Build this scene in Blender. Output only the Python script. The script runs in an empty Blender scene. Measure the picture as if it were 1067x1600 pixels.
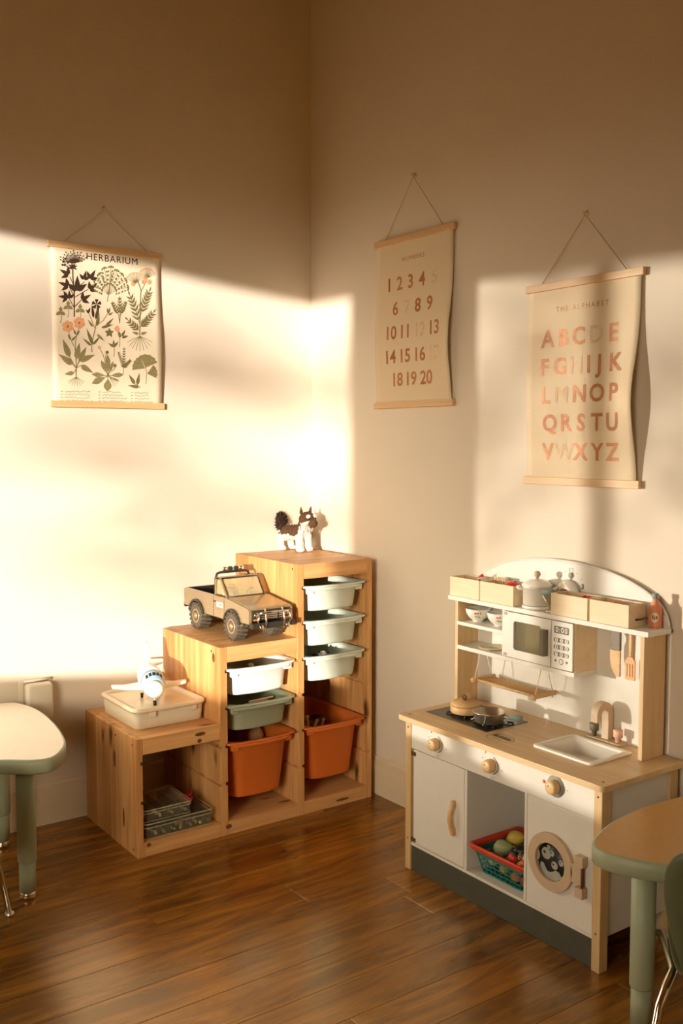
import bpy, bmesh, math, random
from mathutils import Vector, Matrix
random.seed(7)
SC = bpy.context.scene
COL = SC.collection
PI = math.pi

# ------------------------------------------------------------------ camera
cd = bpy.data.cameras.new('camera')
cam = bpy.data.objects.new('camera', cd)
COL.objects.link(cam)
YAW, PIT = -0.6237, -0.0715
cam.location = (-2.2406, -3.3245, 1.3417)
cam.rotation_euler = (PI / 2 + PIT, 0, YAW)
cd.sensor_fit = 'HORIZONTAL'
cd.sensor_width = 36.0
cd.lens = 1518.48 / 1067 * 36.0
cd.clip_start = 0.05
SC.camera = cam

# ------------------------------------------------------------------ light
wd = bpy.data.worlds.new('evening_sky')
SC.world = wd
wd.use_nodes = True
bg = wd.node_tree.nodes['Background']
SKY, GROUND = (1.0, 0.87, 0.67), (0.10, 0.06, 0.022)
_g = wd.node_tree.nodes.new('ShaderNodeTexCoord')
_s = wd.node_tree.nodes.new('ShaderNodeSeparateXYZ')
_r = wd.node_tree.nodes.new('ShaderNodeValToRGB')
_r.color_ramp.elements[0].position = 0.495
_r.color_ramp.elements[0].color = (*GROUND, 1)
_r.color_ramp.elements[1].position = 0.515
_r.color_ramp.elements[1].color = (*SKY, 1)
_m = wd.node_tree.nodes.new('ShaderNodeMath')
_m.operation = 'MULTIPLY_ADD'
_m.inputs[1].default_value = 0.5
_m.inputs[2].default_value = 0.5
wd.node_tree.links.new(_g.outputs['Generated'], _s.inputs[0])
wd.node_tree.links.new(_s.outputs[2], _m.inputs[0])
wd.node_tree.links.new(_m.outputs[0], _r.inputs[0])
# aureole of the low sun: the sky brightens smoothly towards it
_d = wd.node_tree.nodes.new('ShaderNodeVectorMath')
_d.operation = 'DOT_PRODUCT'
_d.inputs[1].default_value = (-Vector((1.0, 0.85, -0.11)).normalized())[:]
_p = wd.node_tree.nodes.new('ShaderNodeMath')
_p.operation = 'POWER'
_c = wd.node_tree.nodes.new('ShaderNodeMath')
_c.operation = 'MAXIMUM'
_c.inputs[1].default_value = 0.0
_p.inputs[1].default_value = 30.0
_a = wd.node_tree.nodes.new('ShaderNodeMath')
_a.operation = 'MULTIPLY_ADD'
_a.inputs[1].default_value = 7.5
_a.inputs[2].default_value = 1.0
_v = wd.node_tree.nodes.new('ShaderNodeVectorMath')
_v.operation = 'SCALE'
wd.node_tree.links.new(_g.outputs['Generated'], _d.inputs[0])
wd.node_tree.links.new(_d.outputs['Value'], _c.inputs[0])
wd.node_tree.links.new(_c.outputs[0], _p.inputs[0])
wd.node_tree.links.new(_p.outputs[0], _a.inputs[0])
wd.node_tree.links.new(_r.outputs[0], _v.inputs[0])
wd.node_tree.links.new(_a.outputs[0], _v.inputs['Scale'])
wd.node_tree.links.new(_v.outputs[0], bg.inputs[0])
bg.inputs[1].default_value = 4.0

def sun(name, d, strength, colour, ang):
    l = bpy.data.lights.new(name, 'SUN')
    l.energy = strength
    l.color = colour
    l.angle = math.radians(ang)
    o = bpy.data.objects.new(name, l)
    COL.objects.link(o)
    o.rotation_euler = Vector(d).to_track_quat('-Z', 'Y').to_euler()
    o.location = (-6, -4, 4)
    return o

SUN_A = (1.0, 0.85, -0.11)       # low evening sun through the window opposite
SUN_B = (1.0, -0.70, -0.04)      # the same sun thrown back by panes across the yard
sun('low_sun', SUN_A, 6.8, (0.97, 0.885, 0.81), 0.75)
sun('reflected_sun', SUN_B, 2.35, (1.0, 0.92, 0.80), 1.4)

vs = SC.view_settings
vs.view_transform = 'Standard'
vs.look = 'None'
vs.exposure = 0.16
vs.gamma = 1.0
vs.use_curve_mapping = False

# ------------------------------------------------------------------ materials
def nodes(name):
    m = bpy.data.materials.new(name)
    m.use_nodes = True
    nt = m.node_tree
    return m, nt, nt.nodes['Principled BSDF']

def N(nt, t, **k):
    n = nt.nodes.new(t)
    for a, b in k.items():
        setattr(n, a, b)
    return n

def L(nt, a, b):
    nt.links.new(a, b)

def coords(nt, scale, kind='Object'):
    tc = N(nt, 'ShaderNodeTexCoord')
    mp = N(nt, 'ShaderNodeMapping')
    mp.inputs['Scale'].default_value = scale
    L(nt, tc.outputs[kind], mp.inputs['Vector'])
    return mp.outputs['Vector']

def noise(nt, vec, scale, detail=4, rough=0.55, dist=0.0):
    n = N(nt, 'ShaderNodeTexNoise')
    n.inputs['Scale'].default_value = scale
    n.inputs['Detail'].default_value = detail
    n.inputs['Roughness'].default_value = rough
    n.inputs['Distortion'].default_value = dist
    L(nt, vec, n.inputs['Vector'])
    return n.outputs['Fac']

def ramp(nt, fac, stops):
    r = N(nt, 'ShaderNodeValToRGB')
    e = r.color_ramp.elements
    while len(e) < len(stops):
        e.new(0.5)
    for i, (p, c) in enumerate(stops):
        e[i].position = p
        e[i].color = (c[0], c[1], c[2], 1)
    L(nt, fac, r.inputs['Fac'])
    return r.outputs['Color']

def mix(nt, fac, a, b, mode='MIX'):
    m = N(nt, 'ShaderNodeMix', data_type='RGBA', blend_type=mode)
    for s, v in ((m.inputs['Factor'], fac), (m.inputs[6], a), (m.inputs[7], b)):
        if hasattr(v, 'links') or hasattr(v, 'is_linked'):
            L(nt, v, s)
        elif isinstance(v, (int, float)):
            s.default_value = v
        else:
            s.default_value = (v[0], v[1], v[2], 1)
    return m.outputs[2]

def math_(nt, op, a, b=None):
    m = N(nt, 'ShaderNodeMath', operation=op)
    for i, v in enumerate((a, b)):
        if v is None:
            continue
        if isinstance(v, (int, float)):
            m.inputs[i].default_value = v
        else:
            L(nt, v, m.inputs[i])
    return m.outputs[0]

def bump(nt, p, h, strength, dist=0.002):
    b = N(nt, 'ShaderNodeBump')
    b.inputs['Strength'].default_value = strength
    b.inputs['Distance'].default_value = dist
    L(nt, h, b.inputs['Height'])
    L(nt, b.outputs['Normal'], p.inputs['Normal'])

def flat(name, c, rough=0.5, metal=0.0, var=0.08, scale=30, bmp=0.0, coat=0.0, trans=0.0, ior=1.45):
    m, nt, p = nodes(name)
    v = coords(nt, (1, 1, 1))
    f = noise(nt, v, scale, 3)
    d = [x * (1 - var) for x in c]
    u = [min(1, x * (1 + var)) for x in c]
    L(nt, ramp(nt, f, [(0.3, d), (0.7, u)]), p.inputs['Base Color'])
    p.inputs['Roughness'].default_value = rough
    p.inputs['Metallic'].default_value = metal
    p.inputs['IOR'].default_value = ior
    if coat:
        p.inputs['Coat Weight'].default_value = coat
        p.inputs['Coat Roughness'].default_value = 0.1
    if trans:
        p.inputs['Transmission Weight'].default_value = trans
    if bmp:
        bump(nt, p, noise(nt, v, scale * 4, 4), bmp)
    return m

def wood(name, c1, c2, axis=2, fine=55, rough=0.45, stave=0.0, stave_axis=1, knots=0.0, knotcol=(0.10, 0.035, 0.01), stavevar=0.35):
    """grain runs along `axis`; staves of width `stave` side by side along stave_axis"""
    m, nt, p = nodes(name)
    s = [1, 1, 1]
    s[axis] = 0.06
    v = coords(nt, s)
    g = noise(nt, v, fine, 6, 0.6, 0.6)
    w = noise(nt, v, fine * 0.22, 3, 0.5, 1.2)
    f = math_(nt, 'ADD', math_(nt, 'MULTIPLY', g, 0.5), math_(nt, 'MULTIPLY', w, 0.5))
    col = ramp(nt, f, [(0.34, c2), (0.62, c1)])
    if stave:
        tc = N(nt, 'ShaderNodeTexCoord')
        sp = N(nt, 'ShaderNodeSeparateXYZ')
        L(nt, tc.outputs['Object'], sp.inputs[0])
        k = math_(nt, 'FLOOR', math_(nt, 'DIVIDE', sp.outputs[stave_axis], stave))
        wn = N(nt, 'ShaderNodeTexWhiteNoise', noise_dimensions='1D')
        L(nt, k, wn.inputs['W'])
        col = mix(nt, math_(nt, 'MULTIPLY', wn.outputs['Value'], stavevar), col, c2)
    if knots:
        s2 = [9, 9, 9]
        s2[axis] = 3.2
        v2 = coords(nt, s2)
        vo = N(nt, 'ShaderNodeTexVoronoi')
        vo.inputs['Scale'].default_value = 1.0
        L(nt, v2, vo.inputs['Vector'])
        dn = math_(nt, 'ADD', vo.outputs['Distance'], math_(nt, 'MULTIPLY', noise(nt, v2, 5, 3), 0.16))
        kf = ramp(nt, dn, [(0.10 + 0.12 * knots, (1, 1, 1)), (0.17 + 0.16 * knots, (0, 0, 0))])
        col = mix(nt, kf, col, knotcol)
    L(nt, col, p.inputs['Base Color'])
    p.inputs['Roughness'].default_value = rough
    bump(nt, p, g, 0.12, 0.001)
    return m

def wall_mat(name, c):
    m, nt, p = nodes(name)
    v = coords(nt, (1, 1, 1))
    f = noise(nt, v, 2.0, 3)
    L(nt, ramp(nt, f, [(0.3, [x * 0.97 for x in c]), (0.7, [min(1, x * 1.02) for x in c])]), p.inputs['Base Color'])
    p.inputs['Roughness'].default_value = 0.75
    bump(nt, p, noise(nt, v, 260, 3), 0.10, 0.001)
    return m

def floor_mat():
    m, nt, p = nodes('dark_walnut_boards')
    oi = N(nt, 'ShaderNodeObjectInfo')
    tc = N(nt, 'ShaderNodeTexCoord')
    ad = N(nt, 'ShaderNodeVectorMath', operation='ADD')
    cb = N(nt, 'ShaderNodeCombineXYZ')
    L(nt, math_(nt, 'MULTIPLY', oi.outputs['Random'], 37.0), cb.inputs[0])
    L(nt, math_(nt, 'MULTIPLY', oi.outputs['Random'], 11.0), cb.inputs[1])
    L(nt, tc.outputs['Object'], ad.inputs[0])
    L(nt, cb.outputs[0], ad.inputs[1])
    mp = N(nt, 'ShaderNodeMapping')
    mp.inputs['Scale'].default_value = (1.1, 8, 1)
    L(nt, ad.outputs[0], mp.inputs['Vector'])
    f = noise(nt, mp.outputs[0], 2.2, 5, 0.6, 0.8)
    g = noise(nt, mp.outputs[0], 9.0, 6, 0.7, 0.4)
    c = ramp(nt, f, [(0.28, (0.05, 0.016, 0.001)), (0.46, (0.27, 0.098, 0.006)), (0.72, (0.66, 0.265, 0.022))])
    c = mix(nt, math_(nt, 'MULTIPLY', g, 0.55), c, (0.07, 0.026, 0.005))
    c = mix(nt, math_(nt, 'MULTIPLY', oi.outputs['Random'], 0.35), c, (0.07, 0.026, 0.005))
    L(nt, c, p.inputs['Base Color'])
    L(nt, math_(nt, 'ADD', math_(nt, 'MULTIPLY', g, 0.10), 0.20), p.inputs['Roughness'])
    p.inputs['IOR'].default_value = 2.3
    p.inputs['Specular Tint'].default_value = (1.0, 0.74, 0.40, 1)
    bump(nt, p, g, 0.06, 0.001)
    return m

M = {}
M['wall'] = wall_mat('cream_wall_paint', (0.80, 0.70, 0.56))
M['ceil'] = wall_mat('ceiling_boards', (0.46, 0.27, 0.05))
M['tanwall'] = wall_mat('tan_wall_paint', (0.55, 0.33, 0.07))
M['trim'] = flat('cream_trim_paint', (0.80, 0.67, 0.46), 0.4, var=0.02)
M['floor'] = floor_mat()
M['underfloor'] = flat('dark_floor_base', (0.05, 0.022, 0.008), 0.5)
M['pine'] = wood('knotty_pine', (0.80, 0.46, 0.18), (0.43, 0.165, 0.035), axis=2, stave=0.062, stave_axis=1, knots=0.55, stavevar=0.75)
M['pine_x'] = wood('pine_board', (0.80, 0.46, 0.19), (0.52, 0.235, 0.065), axis=0, stave=0.071, stave_axis=1, knots=0.35)
M['beech'] = wood('pale_beech_veneer', (0.76, 0.55, 0.29), (0.62, 0.41, 0.19), axis=1, fine=70, rough=0.4)
M['beech_z'] = wood('pale_beech_upright', (0.72, 0.50, 0.25), (0.58, 0.37, 0.16), axis=2, fine=70, rough=0.45)
M['ply'] = wood('pale_plywood', (0.83, 0.67, 0.43), (0.75, 0.57, 0.34), axis=1, fine=60, rough=0.5)
M['knobwood'] = wood('turned_beech', (0.74, 0.48, 0.22), (0.58, 0.34, 0.14), axis=0, fine=90, rough=0.45)
M['barwood'] = wood('poster_bar_wood', (0.80, 0.55, 0.28), (0.66, 0.40, 0.17), axis=0, fine=80)
M['barwood_y'] = wood('poster_rail_wood', (0.80, 0.55, 0.28), (0.66, 0.40, 0.17), axis=1, fine=80)
M['white'] = flat('white_lacquer', (0.76, 0.72, 0.63), 0.35, var=0.015)
M['whiteplastic'] = flat('white_plastic', (0.86, 0.82, 0.73), 0.3, var=0.01)
M['enamel'] = flat('white_enamel', (0.86, 0.82, 0.72), 0.22, var=0.01, coat=0.3)
M['toekick'] = flat('charcoal_green_board', (0.075, 0.075, 0.055), 0.5)
M['greyprint'] = flat('grey_print', (0.16, 0.14, 0.10), 0.5)
M['lightprint'] = flat('pale_print', (0.80, 0.76, 0.66), 0.5)
M['redprint'] = flat('red_print', (0.65, 0.10, 0.04), 0.5)
M['blueprint'] = flat('blue_print', (0.10, 0.20, 0.30), 0.5)
M['black'] = flat('black_plastic', (0.012, 0.011, 0.010), 0.35)
M['hob'] = flat('dark_hob_film', (0.035, 0.030, 0.022), 0.22)
M['washblack'] = flat('washer_print_black', (0.02, 0.022, 0.02), 0.4)
M['bubble'] = flat('washer_print_grey', (0.38, 0.38, 0.32), 0.4)
M['taupe'] = flat('taupe_painted_wood', (0.58, 0.43, 0.28), 0.5, var=0.04)
M['greyhandle'] = flat('grey_painted_wood', (0.20, 0.165, 0.11), 0.45)
M['mint'] = flat('mint_plastic', (0.72, 0.78, 0.65), 0.38, var=0.015)
M['sage'] = flat('sage_green_plastic', (0.36, 0.40, 0.27), 0.4, var=0.02)
M['palemint'] = flat('pale_mint_plastic', (0.82, 0.84, 0.74), 0.38, var=0.015)
M['orange'] = flat('orange_plastic', (0.72, 0.17, 0.028), 0.38, var=0.02)
M['beigebox'] = flat('beige_plastic', (0.74, 0.64, 0.46), 0.35, var=0.015)
M['lid'] = flat('cream_lid_plastic', (0.84, 0.70, 0.48), 0.22, var=0.01)
M['truck'] = flat('bronze_truck_paint', (0.33, 0.235, 0.12), 0.24, metal=0.3, var=0.03, coat=0.6)
M['truckdark'] = flat('black_truck_plastic', (0.03, 0.025, 0.018), 0.4)
M['tyre'] = flat('toy_tyre_rubber', (0.10, 0.078, 0.05), 0.6)
M['chrome'] = flat('chrome', (0.80, 0.77, 0.70), 0.08, metal=1.0, var=0.0)
M['steel'] = flat('brushed_steel', (0.66, 0.61, 0.50), 0.3, metal=0.9, var=0.03)
M['potmetal'] = flat('pale_pot_metal', (0.78, 0.72, 0.60), 0.3, metal=0.25, var=0.02)
M['spatulawood'] = flat('orange_stained_wood', (0.74, 0.40, 0.18), 0.5)
M['knot'] = flat('wood_knot', (0.17, 0.062, 0.016), 0.5, var=0.5, scale=160)
M['hubcap'] = flat('bronze_hub', (0.50, 0.38, 0.20), 0.3, metal=0.6)
M['seat'] = flat('truck_interior', (0.42, 0.34, 0.22), 0.6)
M['planewhite'] = flat('white_plane_plastic', (0.88, 0.86, 0.80), 0.28, var=0.01)
M['planeblue'] = flat('sky_blue_plastic', (0.36, 0.58, 0.70), 0.3, var=0.01)
M['fur_brown'] = flat('brown_plush', (0.12, 0.055, 0.02), 0.95, var=0.5, scale=120, bmp=0.5)
M['fur_dark'] = flat('dark_plush', (0.04, 0.018, 0.008), 0.95, var=0.4, scale=120, bmp=0.5)
M['fur_white'] = flat('white_plush', (0.85, 0.80, 0.70), 0.95, var=0.06, scale=120, bmp=0.5)
M['paper'] = flat('cream_paper', (0.84, 0.72, 0.52), 0.7, var=0.015, scale=12)
M['canvas'] = flat('beige_canvas', (0.80, 0.65, 0.44), 0.85, var=0.04, scale=300, bmp=0.1)
M['ink_brown'] = flat('dark_brown_ink', (0.045, 0.022, 0.008), 0.7, var=0.2, scale=200)
M['ink_olive'] = flat('olive_ink', (0.19, 0.155, 0.055), 0.7, var=0.25, scale=150)
M['ink_sage'] = flat('sage_ink', (0.27, 0.225, 0.095), 0.7, var=0.2, scale=150)
M['ink_pink'] = flat('peach_ink', (0.78, 0.36, 0.17), 0.7, var=0.15, scale=150)
M['string'] = flat('cotton_string', (0.70, 0.55, 0.34), 0.9)
M['rope'] = flat('white_cord', (0.86, 0.80, 0.68), 0.9)
M['hookmetal'] = flat('pale_hook_metal', (0.86, 0.77, 0.60), 0.25, metal=0.1)
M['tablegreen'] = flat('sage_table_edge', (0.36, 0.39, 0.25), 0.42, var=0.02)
M['tablecream'] = flat('cream_table_laminate', (0.84, 0.75, 0.60), 0.42, var=0.02)
M['tabletan'] = flat('honey_table_laminate', (0.56, 0.31, 0.085), 0.36, var=0.04, scale=40)
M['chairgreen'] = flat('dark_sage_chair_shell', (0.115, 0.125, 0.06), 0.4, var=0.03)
M['plugwhite'] = flat('switch_plastic', (0.82, 0.74, 0.58), 0.4, var=0.01)
M['teal'] = flat('teal_plastic', (0.02, 0.22, 0.19), 0.4)
M['red'] = flat('red_plastic', (0.70, 0.06, 0.02), 0.4)
M['veg_yellow'] = flat('lemon_yellow', (0.58, 0.40, 0.06), 0.4)
M['veg_green'] = flat('pale_green_toy', (0.30, 0.34, 0.14), 0.4)
M['veg_dark'] = flat('dark_green_toy', (0.03, 0.055, 0.03), 0.4)
M['veg_red'] = flat('tomato_red', (0.65, 0.04, 0.02), 0.35)
M['veg_orange'] = flat('carrot_orange', (0.70, 0.20, 0.04), 0.4)
M['veg_peach'] = flat('peach_toy', (0.72, 0.36, 0.18), 0.45)
M['veg_cream'] = flat('cream_toy', (0.76, 0.66, 0.46), 0.5)
M['veg_brown'] = flat('brown_toy', (0.22, 0.10, 0.04), 0.5)
M['magenta'] = flat('magenta_toy', (0.50, 0.01, 0.07), 0.4)
M['salmon'] = flat('salmon_bottle_paint', (0.72, 0.25, 0.13), 0.4)
M['bluegrey'] = flat('blue_grey_paint', (0.24, 0.33, 0.34), 0.45)
M['pinkpaint'] = flat('pale_pink_paint', (0.80, 0.50, 0.35), 0.45)
M['darkwood'] = wood('dark_stained_wood', (0.16, 0.06, 0.02), (0.08, 0.03, 0.01), axis=1, fine=60)
M['brownhinge'] = flat('brown_hinge', (0.12, 0.045, 0.02), 0.5)
M['leaf'] = flat('garden_leaves', (0.06, 0.09, 0.02), 0.6)
M['bark'] = flat('garden_bark', (0.08, 0.05, 0.03), 0.8)

def clear_mat(name, c, a):
    m, nt, p = nodes(name)
    tr = N(nt, 'ShaderNodeBsdfTransparent')
    tr.inputs[0].default_value = (c[0], c[1], c[2], 1)
    p.inputs['Base Color'].default_value = (c[0], c[1], c[2], 1)
    p.inputs['Roughness'].default_value = 0.12
    mx = N(nt, 'ShaderNodeMixShader')
    f = noise(nt, coords(nt, (1, 1, 1)), 25, 2)
    L(nt, math_(nt, 'ADD', math_(nt, 'MULTIPLY', f, 0.1), a - 0.05), mx.inputs[0])
    L(nt, tr.outputs[0], mx.inputs[1])
    L(nt, p.outputs[0], mx.inputs[2])
    L(nt, mx.outputs[0], nt.nodes['Material Output'].inputs[0])
    return m
M['clear'] = clear_mat('clear_plastic', (0.90, 0.86, 0.72), 0.07)
M['clearedge'] = clear_mat('clear_plastic_edge', (0.86, 0.80, 0.62), 0.55)
M['windscreen'] = clear_mat('clear_windscreen', (0.95, 0.86, 0.62), 0.24)

def copper_mat():
    m, nt, p = nodes('copper_foil')
    v = coords(nt, (1, 1, 1))
    L(nt, ramp(nt, noise(nt, v, 9, 2), [(0.35, (0.38, 0.125, 0.03)), (0.65, (0.55, 0.22, 0.065))]), p.inputs['Base Color'])
    p.inputs['Metallic'].default_value = 0.15
    p.inputs['Roughness'].default_value = 0.48
    bump(nt, p, noise(nt, v, 22, 2), 0.6, 0.01)
    return m
M['copper'] = copper_mat()
M['copperglint'] = flat('copper_foil_glint', (0.76, 0.54, 0.33), 0.7, var=0.15, scale=45)  # same copper foil, its glint painted in as a paler base colour

# ------------------------------------------------------------------ mesh builder
class G:
    def __init__(self):
        self.bm = bmesh.new()

    def add(self, vs_, fs, smooth=False, mi=0):
        v = [self.bm.verts.new(p) for p in vs_]
        for f in fs:
            try:
                fc = self.bm.faces.new([v[i] for i in f])
                fc.smooth = smooth
                fc.material_index = mi
            except ValueError:
                pass
        return v

    def box(self, x0, x1, y0, y1, z0, z1, mi=0):
        x0, x1 = min(x0, x1), max(x0, x1)
        y0, y1 = min(y0, y1), max(y0, y1)
        z0, z1 = min(z0, z1), max(z0, z1)
        self.add([(x0, y0, z0), (x1, y0, z0), (x1, y1, z0), (x0, y1, z0), (x0, y0, z1), (x1, y0, z1), (x1, y1, z1), (x0, y1, z1)],
                 [(0, 3, 2, 1), (4, 5, 6, 7), (0, 1, 5, 4), (1, 2, 6, 5), (2, 3, 7, 6), (3, 0, 4, 7)], mi=mi)
        return self

    def prism(self, pts, axis, a, b, mi=0, smooth=False):
        f = {'x': lambda p, t: (t, p[0], p[1]), 'y': lambda p, t: (p[0], t, p[1]), 'z': lambda p, t: (p[0], p[1], t)}[axis]
        n = len(pts)
        v = [f(p, a) for p in pts] + [f(p, b) for p in pts]
        sides = [(i, (i + 1) % n, n + (i + 1) % n, n + i) for i in range(n)]
        vv = self.add(v, [], mi=mi)
        for fc, sm in [(tuple(range(n - 1, -1, -1)), False), (tuple(range(n, 2 * n)), False)] + [(s, smooth) for s in sides]:
            try:
                q = self.bm.faces.new([vv[i] for i in fc])
                q.smooth = sm
                q.material_index = mi
            except ValueError:
                pass
        return self

    def rings(self, rs, cap0=True, cap1=True, smooth=True, mi=0, closed=True):
        n = len(rs[0])
        v = []
        for r in rs:
            v += [tuple(p) for p in r]
        fs = []
        m = n if closed else n - 1
        for k in range(len(rs) - 1):
            for i in range(m):
                j = (i + 1) % n
                fs.append((k * n + i, k * n + j, (k + 1) * n + j, (k + 1) * n + i))
        if cap0:
            fs.append(tuple(range(n - 1, -1, -1)))
        if cap1:
            fs.append(tuple((len(rs) - 1) * n + i for i in range(n)))
        self.add(v, fs, smooth, mi)
        return self

    def lathe(self, prof, c=(0, 0, 0), axis='z', seg=24, mi=0, smooth=True):
        rs = []
        for r, h in prof:
            ring = []
            r = max(r, 1e-4)
            for i in range(seg):
                a = 2 * PI * i / seg
                p = (r * math.cos(a), r * math.sin(a))
                q = {'z': (p[0], p[1], h), 'x': (h, p[0], p[1]), 'y': (p[0], h, p[1])}[axis]
                ring.append((c[0] + q[0], c[1] + q[1], c[2] + q[2]))
            rs.append(ring)
        return self.rings(rs, True, True, smooth, mi)

    def cyl(self, r, a, b, c=(0, 0, 0), axis='z', seg=20, mi=0):
        return self.lathe([(r, a), (r, b)], c, axis, seg, mi)

    def tube(self, pts, r, seg=8, mi=0, closed=False):
        P = [Vector(p) for p in pts]
        rs = []
        up = None
        for i, p in enumerate(P):
            a = P[i - 1] if i > 0 else (P[-1] if closed else p)
            b = P[i + 1] if i < len(P) - 1 else (P[0] if closed else p)
            d = (b - a).normalized()
            if up is None:
                up = Vector((0, 0, 1)) if abs(d.z) < 0.9 else Vector((1, 0, 0))
            s = d.cross(up).normalized()
            up = s.cross(d).normalized()
            rr = r[i] if isinstance(r, (list, tuple)) else r
            rs.append([p + (s * math.cos(2 * PI * k / seg) + up * math.sin(2 * PI * k / seg)) * rr for k in range(seg)])
        if closed:
            rs.append(rs[0])
        return self.rings(rs, not closed, not closed, True, mi)

    def ball(self, c, r, seg=18, rings=12, mi=0, rot=None):
        if isinstance(r, (int, float)):
            r = (r, r, r)
        rs = []
        for k in range(rings + 1):
            t = PI * k / rings
            rg = []
            for i in range(seg):
                a = 2 * PI * i / seg
                s = max(math.sin(t), 1e-3)
                q = Vector((r[0] * s * math.cos(a), r[1] * s * math.sin(a), -r[2] * math.cos(t)))
                if rot:
                    q = rot @ q
                rg.append(Vector(c) + q)
            rs.append(rg)
        return self.rings(rs, True, True, True, mi)

    def poly(self, pts, mi=0):
        self.add(pts, [tuple(range(len(pts)))], mi=mi)
        return self

ORI = {}

def obj(name, g, mats, parent=None, bevel=0.0, seg=2, weld=True, world=True):
    """one mesh object; coordinates are the world's and turned into the parent's"""
    me = bpy.data.meshes.new(name)
    if weld:
        bmesh.ops.remove_doubles(g.bm, verts=g.bm.verts, dist=1e-6)
    bmesh.ops.recalc_face_normals(g.bm, faces=g.bm.faces)
    o = bpy.data.objects.new(name, me)
    COL.objects.link(o)
    org = Vector((0, 0, 0))
    if parent is not None:
        o.parent = parent
        org = ORI.get(parent.name, Vector((0, 0, 0)))
    if world and org.length > 0:
        bmesh.ops.translate(g.bm, verts=g.bm.verts, vec=-org)
    g.bm.to_mesh(me)
    g.bm.free()
    if parent is not None:
        ORI[o.name] = org
    for m in (mats if isinstance(mats, (list, tuple)) else [mats]):
        me.materials.append(M[m] if isinstance(m, str) else m)
    if bevel:
        b = o.modifiers.new('bevel', 'BEVEL')
        b.width = bevel
        b.segments = seg
        b.limit_method = 'ANGLE'
        b.angle_limit = math.radians(40)
    return o

def tag(o, label, cat, group=None):
    o['label'] = label
    o['category'] = cat
    if group:
        o['group'] = group
    return o

def thing(name, label, cat, loc, rz=0.0, group=None, local=False):
    o = bpy.data.objects.new(name, None)
    COL.objects.link(o)
    o.empty_display_size = 0.05
    o.location = loc
    o.rotation_euler = (0, 0, rz)
    ORI[o.name] = Vector((0, 0, 0)) if local else Vector(loc)
    return tag(o, label, cat, group)

def solo(name, g, mats, label, cat, loc, group=None, bevel=0.0):
    """a thing that is one mesh; its origin goes to loc"""
    bmesh.ops.translate(g.bm, verts=g.bm.verts, vec=-Vector(loc))
    o = obj(name, g, mats, bevel=bevel)
    o.location = loc
    return tag(o, label, cat, group)

def copy_thing(o, loc, rz, label, group=None):
    r = o.copy()
    COL.objects.link(r)
    r.location = loc
    r.rotation_euler = (0, 0, rz)
    r['label'] = label
    if group:
        r['group'] = group
    for ch in list(o.children):
        c = ch.copy()
        COL.objects.link(c)
        c.parent = r
        for gch in ch.children:
            d = gch.copy()
            COL.objects.link(d)
            d.parent = c
    return r

def struct(name, g, mats, parent=None, bevel=0.0):
    o = obj(name, g, mats, parent, bevel)
    if parent is None:
        o['kind'] = 'structure'
    return o

def rr(w, d, r, n=5, cx=0, cy=0, z=0, bow=0.0):
    """rounded rectangle ring, w along x, d along y; bow pushes the -y side outward"""
    r = min(r, w / 2 - 1e-4, d / 2 - 1e-4)
    out = []
    for (sx, sy, a0) in ((1, 1, 0), (-1, 1, 90), (-1, -1, 180), (1, -1, 270)):
        for k in range(n + 1):
            a = math.radians(a0 + 90 * k / n)
            out.append([cx + sx * (w / 2 - r) + r * math.cos(a), cy + sy * (d / 2 - r) + r * math.sin(a), z])
        if sy == -1 and sx == -1 and bow:
            for k in range(1, 8):
                t = k / 8
                out.append([cx - (w / 2 - r) + t * (w - 2 * r), cy - d / 2, z])
    if bow:
        for p in out:
            if p[1] < cy:
                u = (p[0] - cx) / (w / 2)
                p[1] -= bow * max(0, 1 - u * u)
    return [tuple(p) for p in out]

def text_polys(s, size, offset=0.0, spacing=1.0, align='CENTER'):
    c = bpy.data.curves.new('t', 'FONT')
    c.body = s
    c.size = size
    c.offset = offset
    c.space_character = spacing
    c.align_x = align
    c.align_y = 'CENTER'
    c.resolution_u = 3
    c.fill_mode = 'FRONT'
    o = bpy.data.objects.new('t', c)
    COL.objects.link(o)
    bpy.context.view_layer.update()
    dg = bpy.context.evaluated_depsgraph_get()
    me = bpy.data.meshes.new_from_object(o.evaluated_get(dg))
    vs_ = [(v.co.x, v.co.y) for v in me.vertices]
    fs = [tuple(p.vertices) for p in me.polygons]
    bpy.data.objects.remove(o)
    bpy.data.curves.remove(c)
    bpy.data.meshes.remove(me)
    return vs_, fs

def put_text(g, s, size, fn, offset=0.0, spacing=1.0, align='CENTER', mi=0, rot=0.0):
    vs_, fs = text_polys(s, size, offset, spacing, align)
    c, sn = math.cos(rot), math.sin(rot)
    g.add([fn(x * c - y * sn, x * sn + y * c) for x, y in vs_], fs, mi=mi)

def arc(cx, cy, r, a0, a1, n):
    return [(cx + r * math.cos(math.radians(a0 + (a1 - a0) * i / n)), cy + r * math.sin(math.radians(a0 + (a1 - a0) * i / n))) for i in range(n + 1)]

# ================================================================== SETTING
HC = 3.35
XW, YB = -4.0, -6.0
def wall_with_holes(u0, u1, z0, z1, holes, mk):
    """cells of a wall around rectangular holes (u0,u1,z0,z1)"""
    us = sorted({u0, u1, *[h[0] for h in holes], *[h[1] for h in holes]})
    zs = sorted({z0, z1, *[h[2] for h in holes], *[h[3] for h in holes]})
    for a, b in zip(us, us[1:]):
        for c, d in zip(zs, zs[1:]):
            if any(h[0] < (a + b) / 2 < h[1] and h[2] < (c + d) / 2 < h[3] for h in holes):
                continue
            mk(a, b, c, d)

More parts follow.
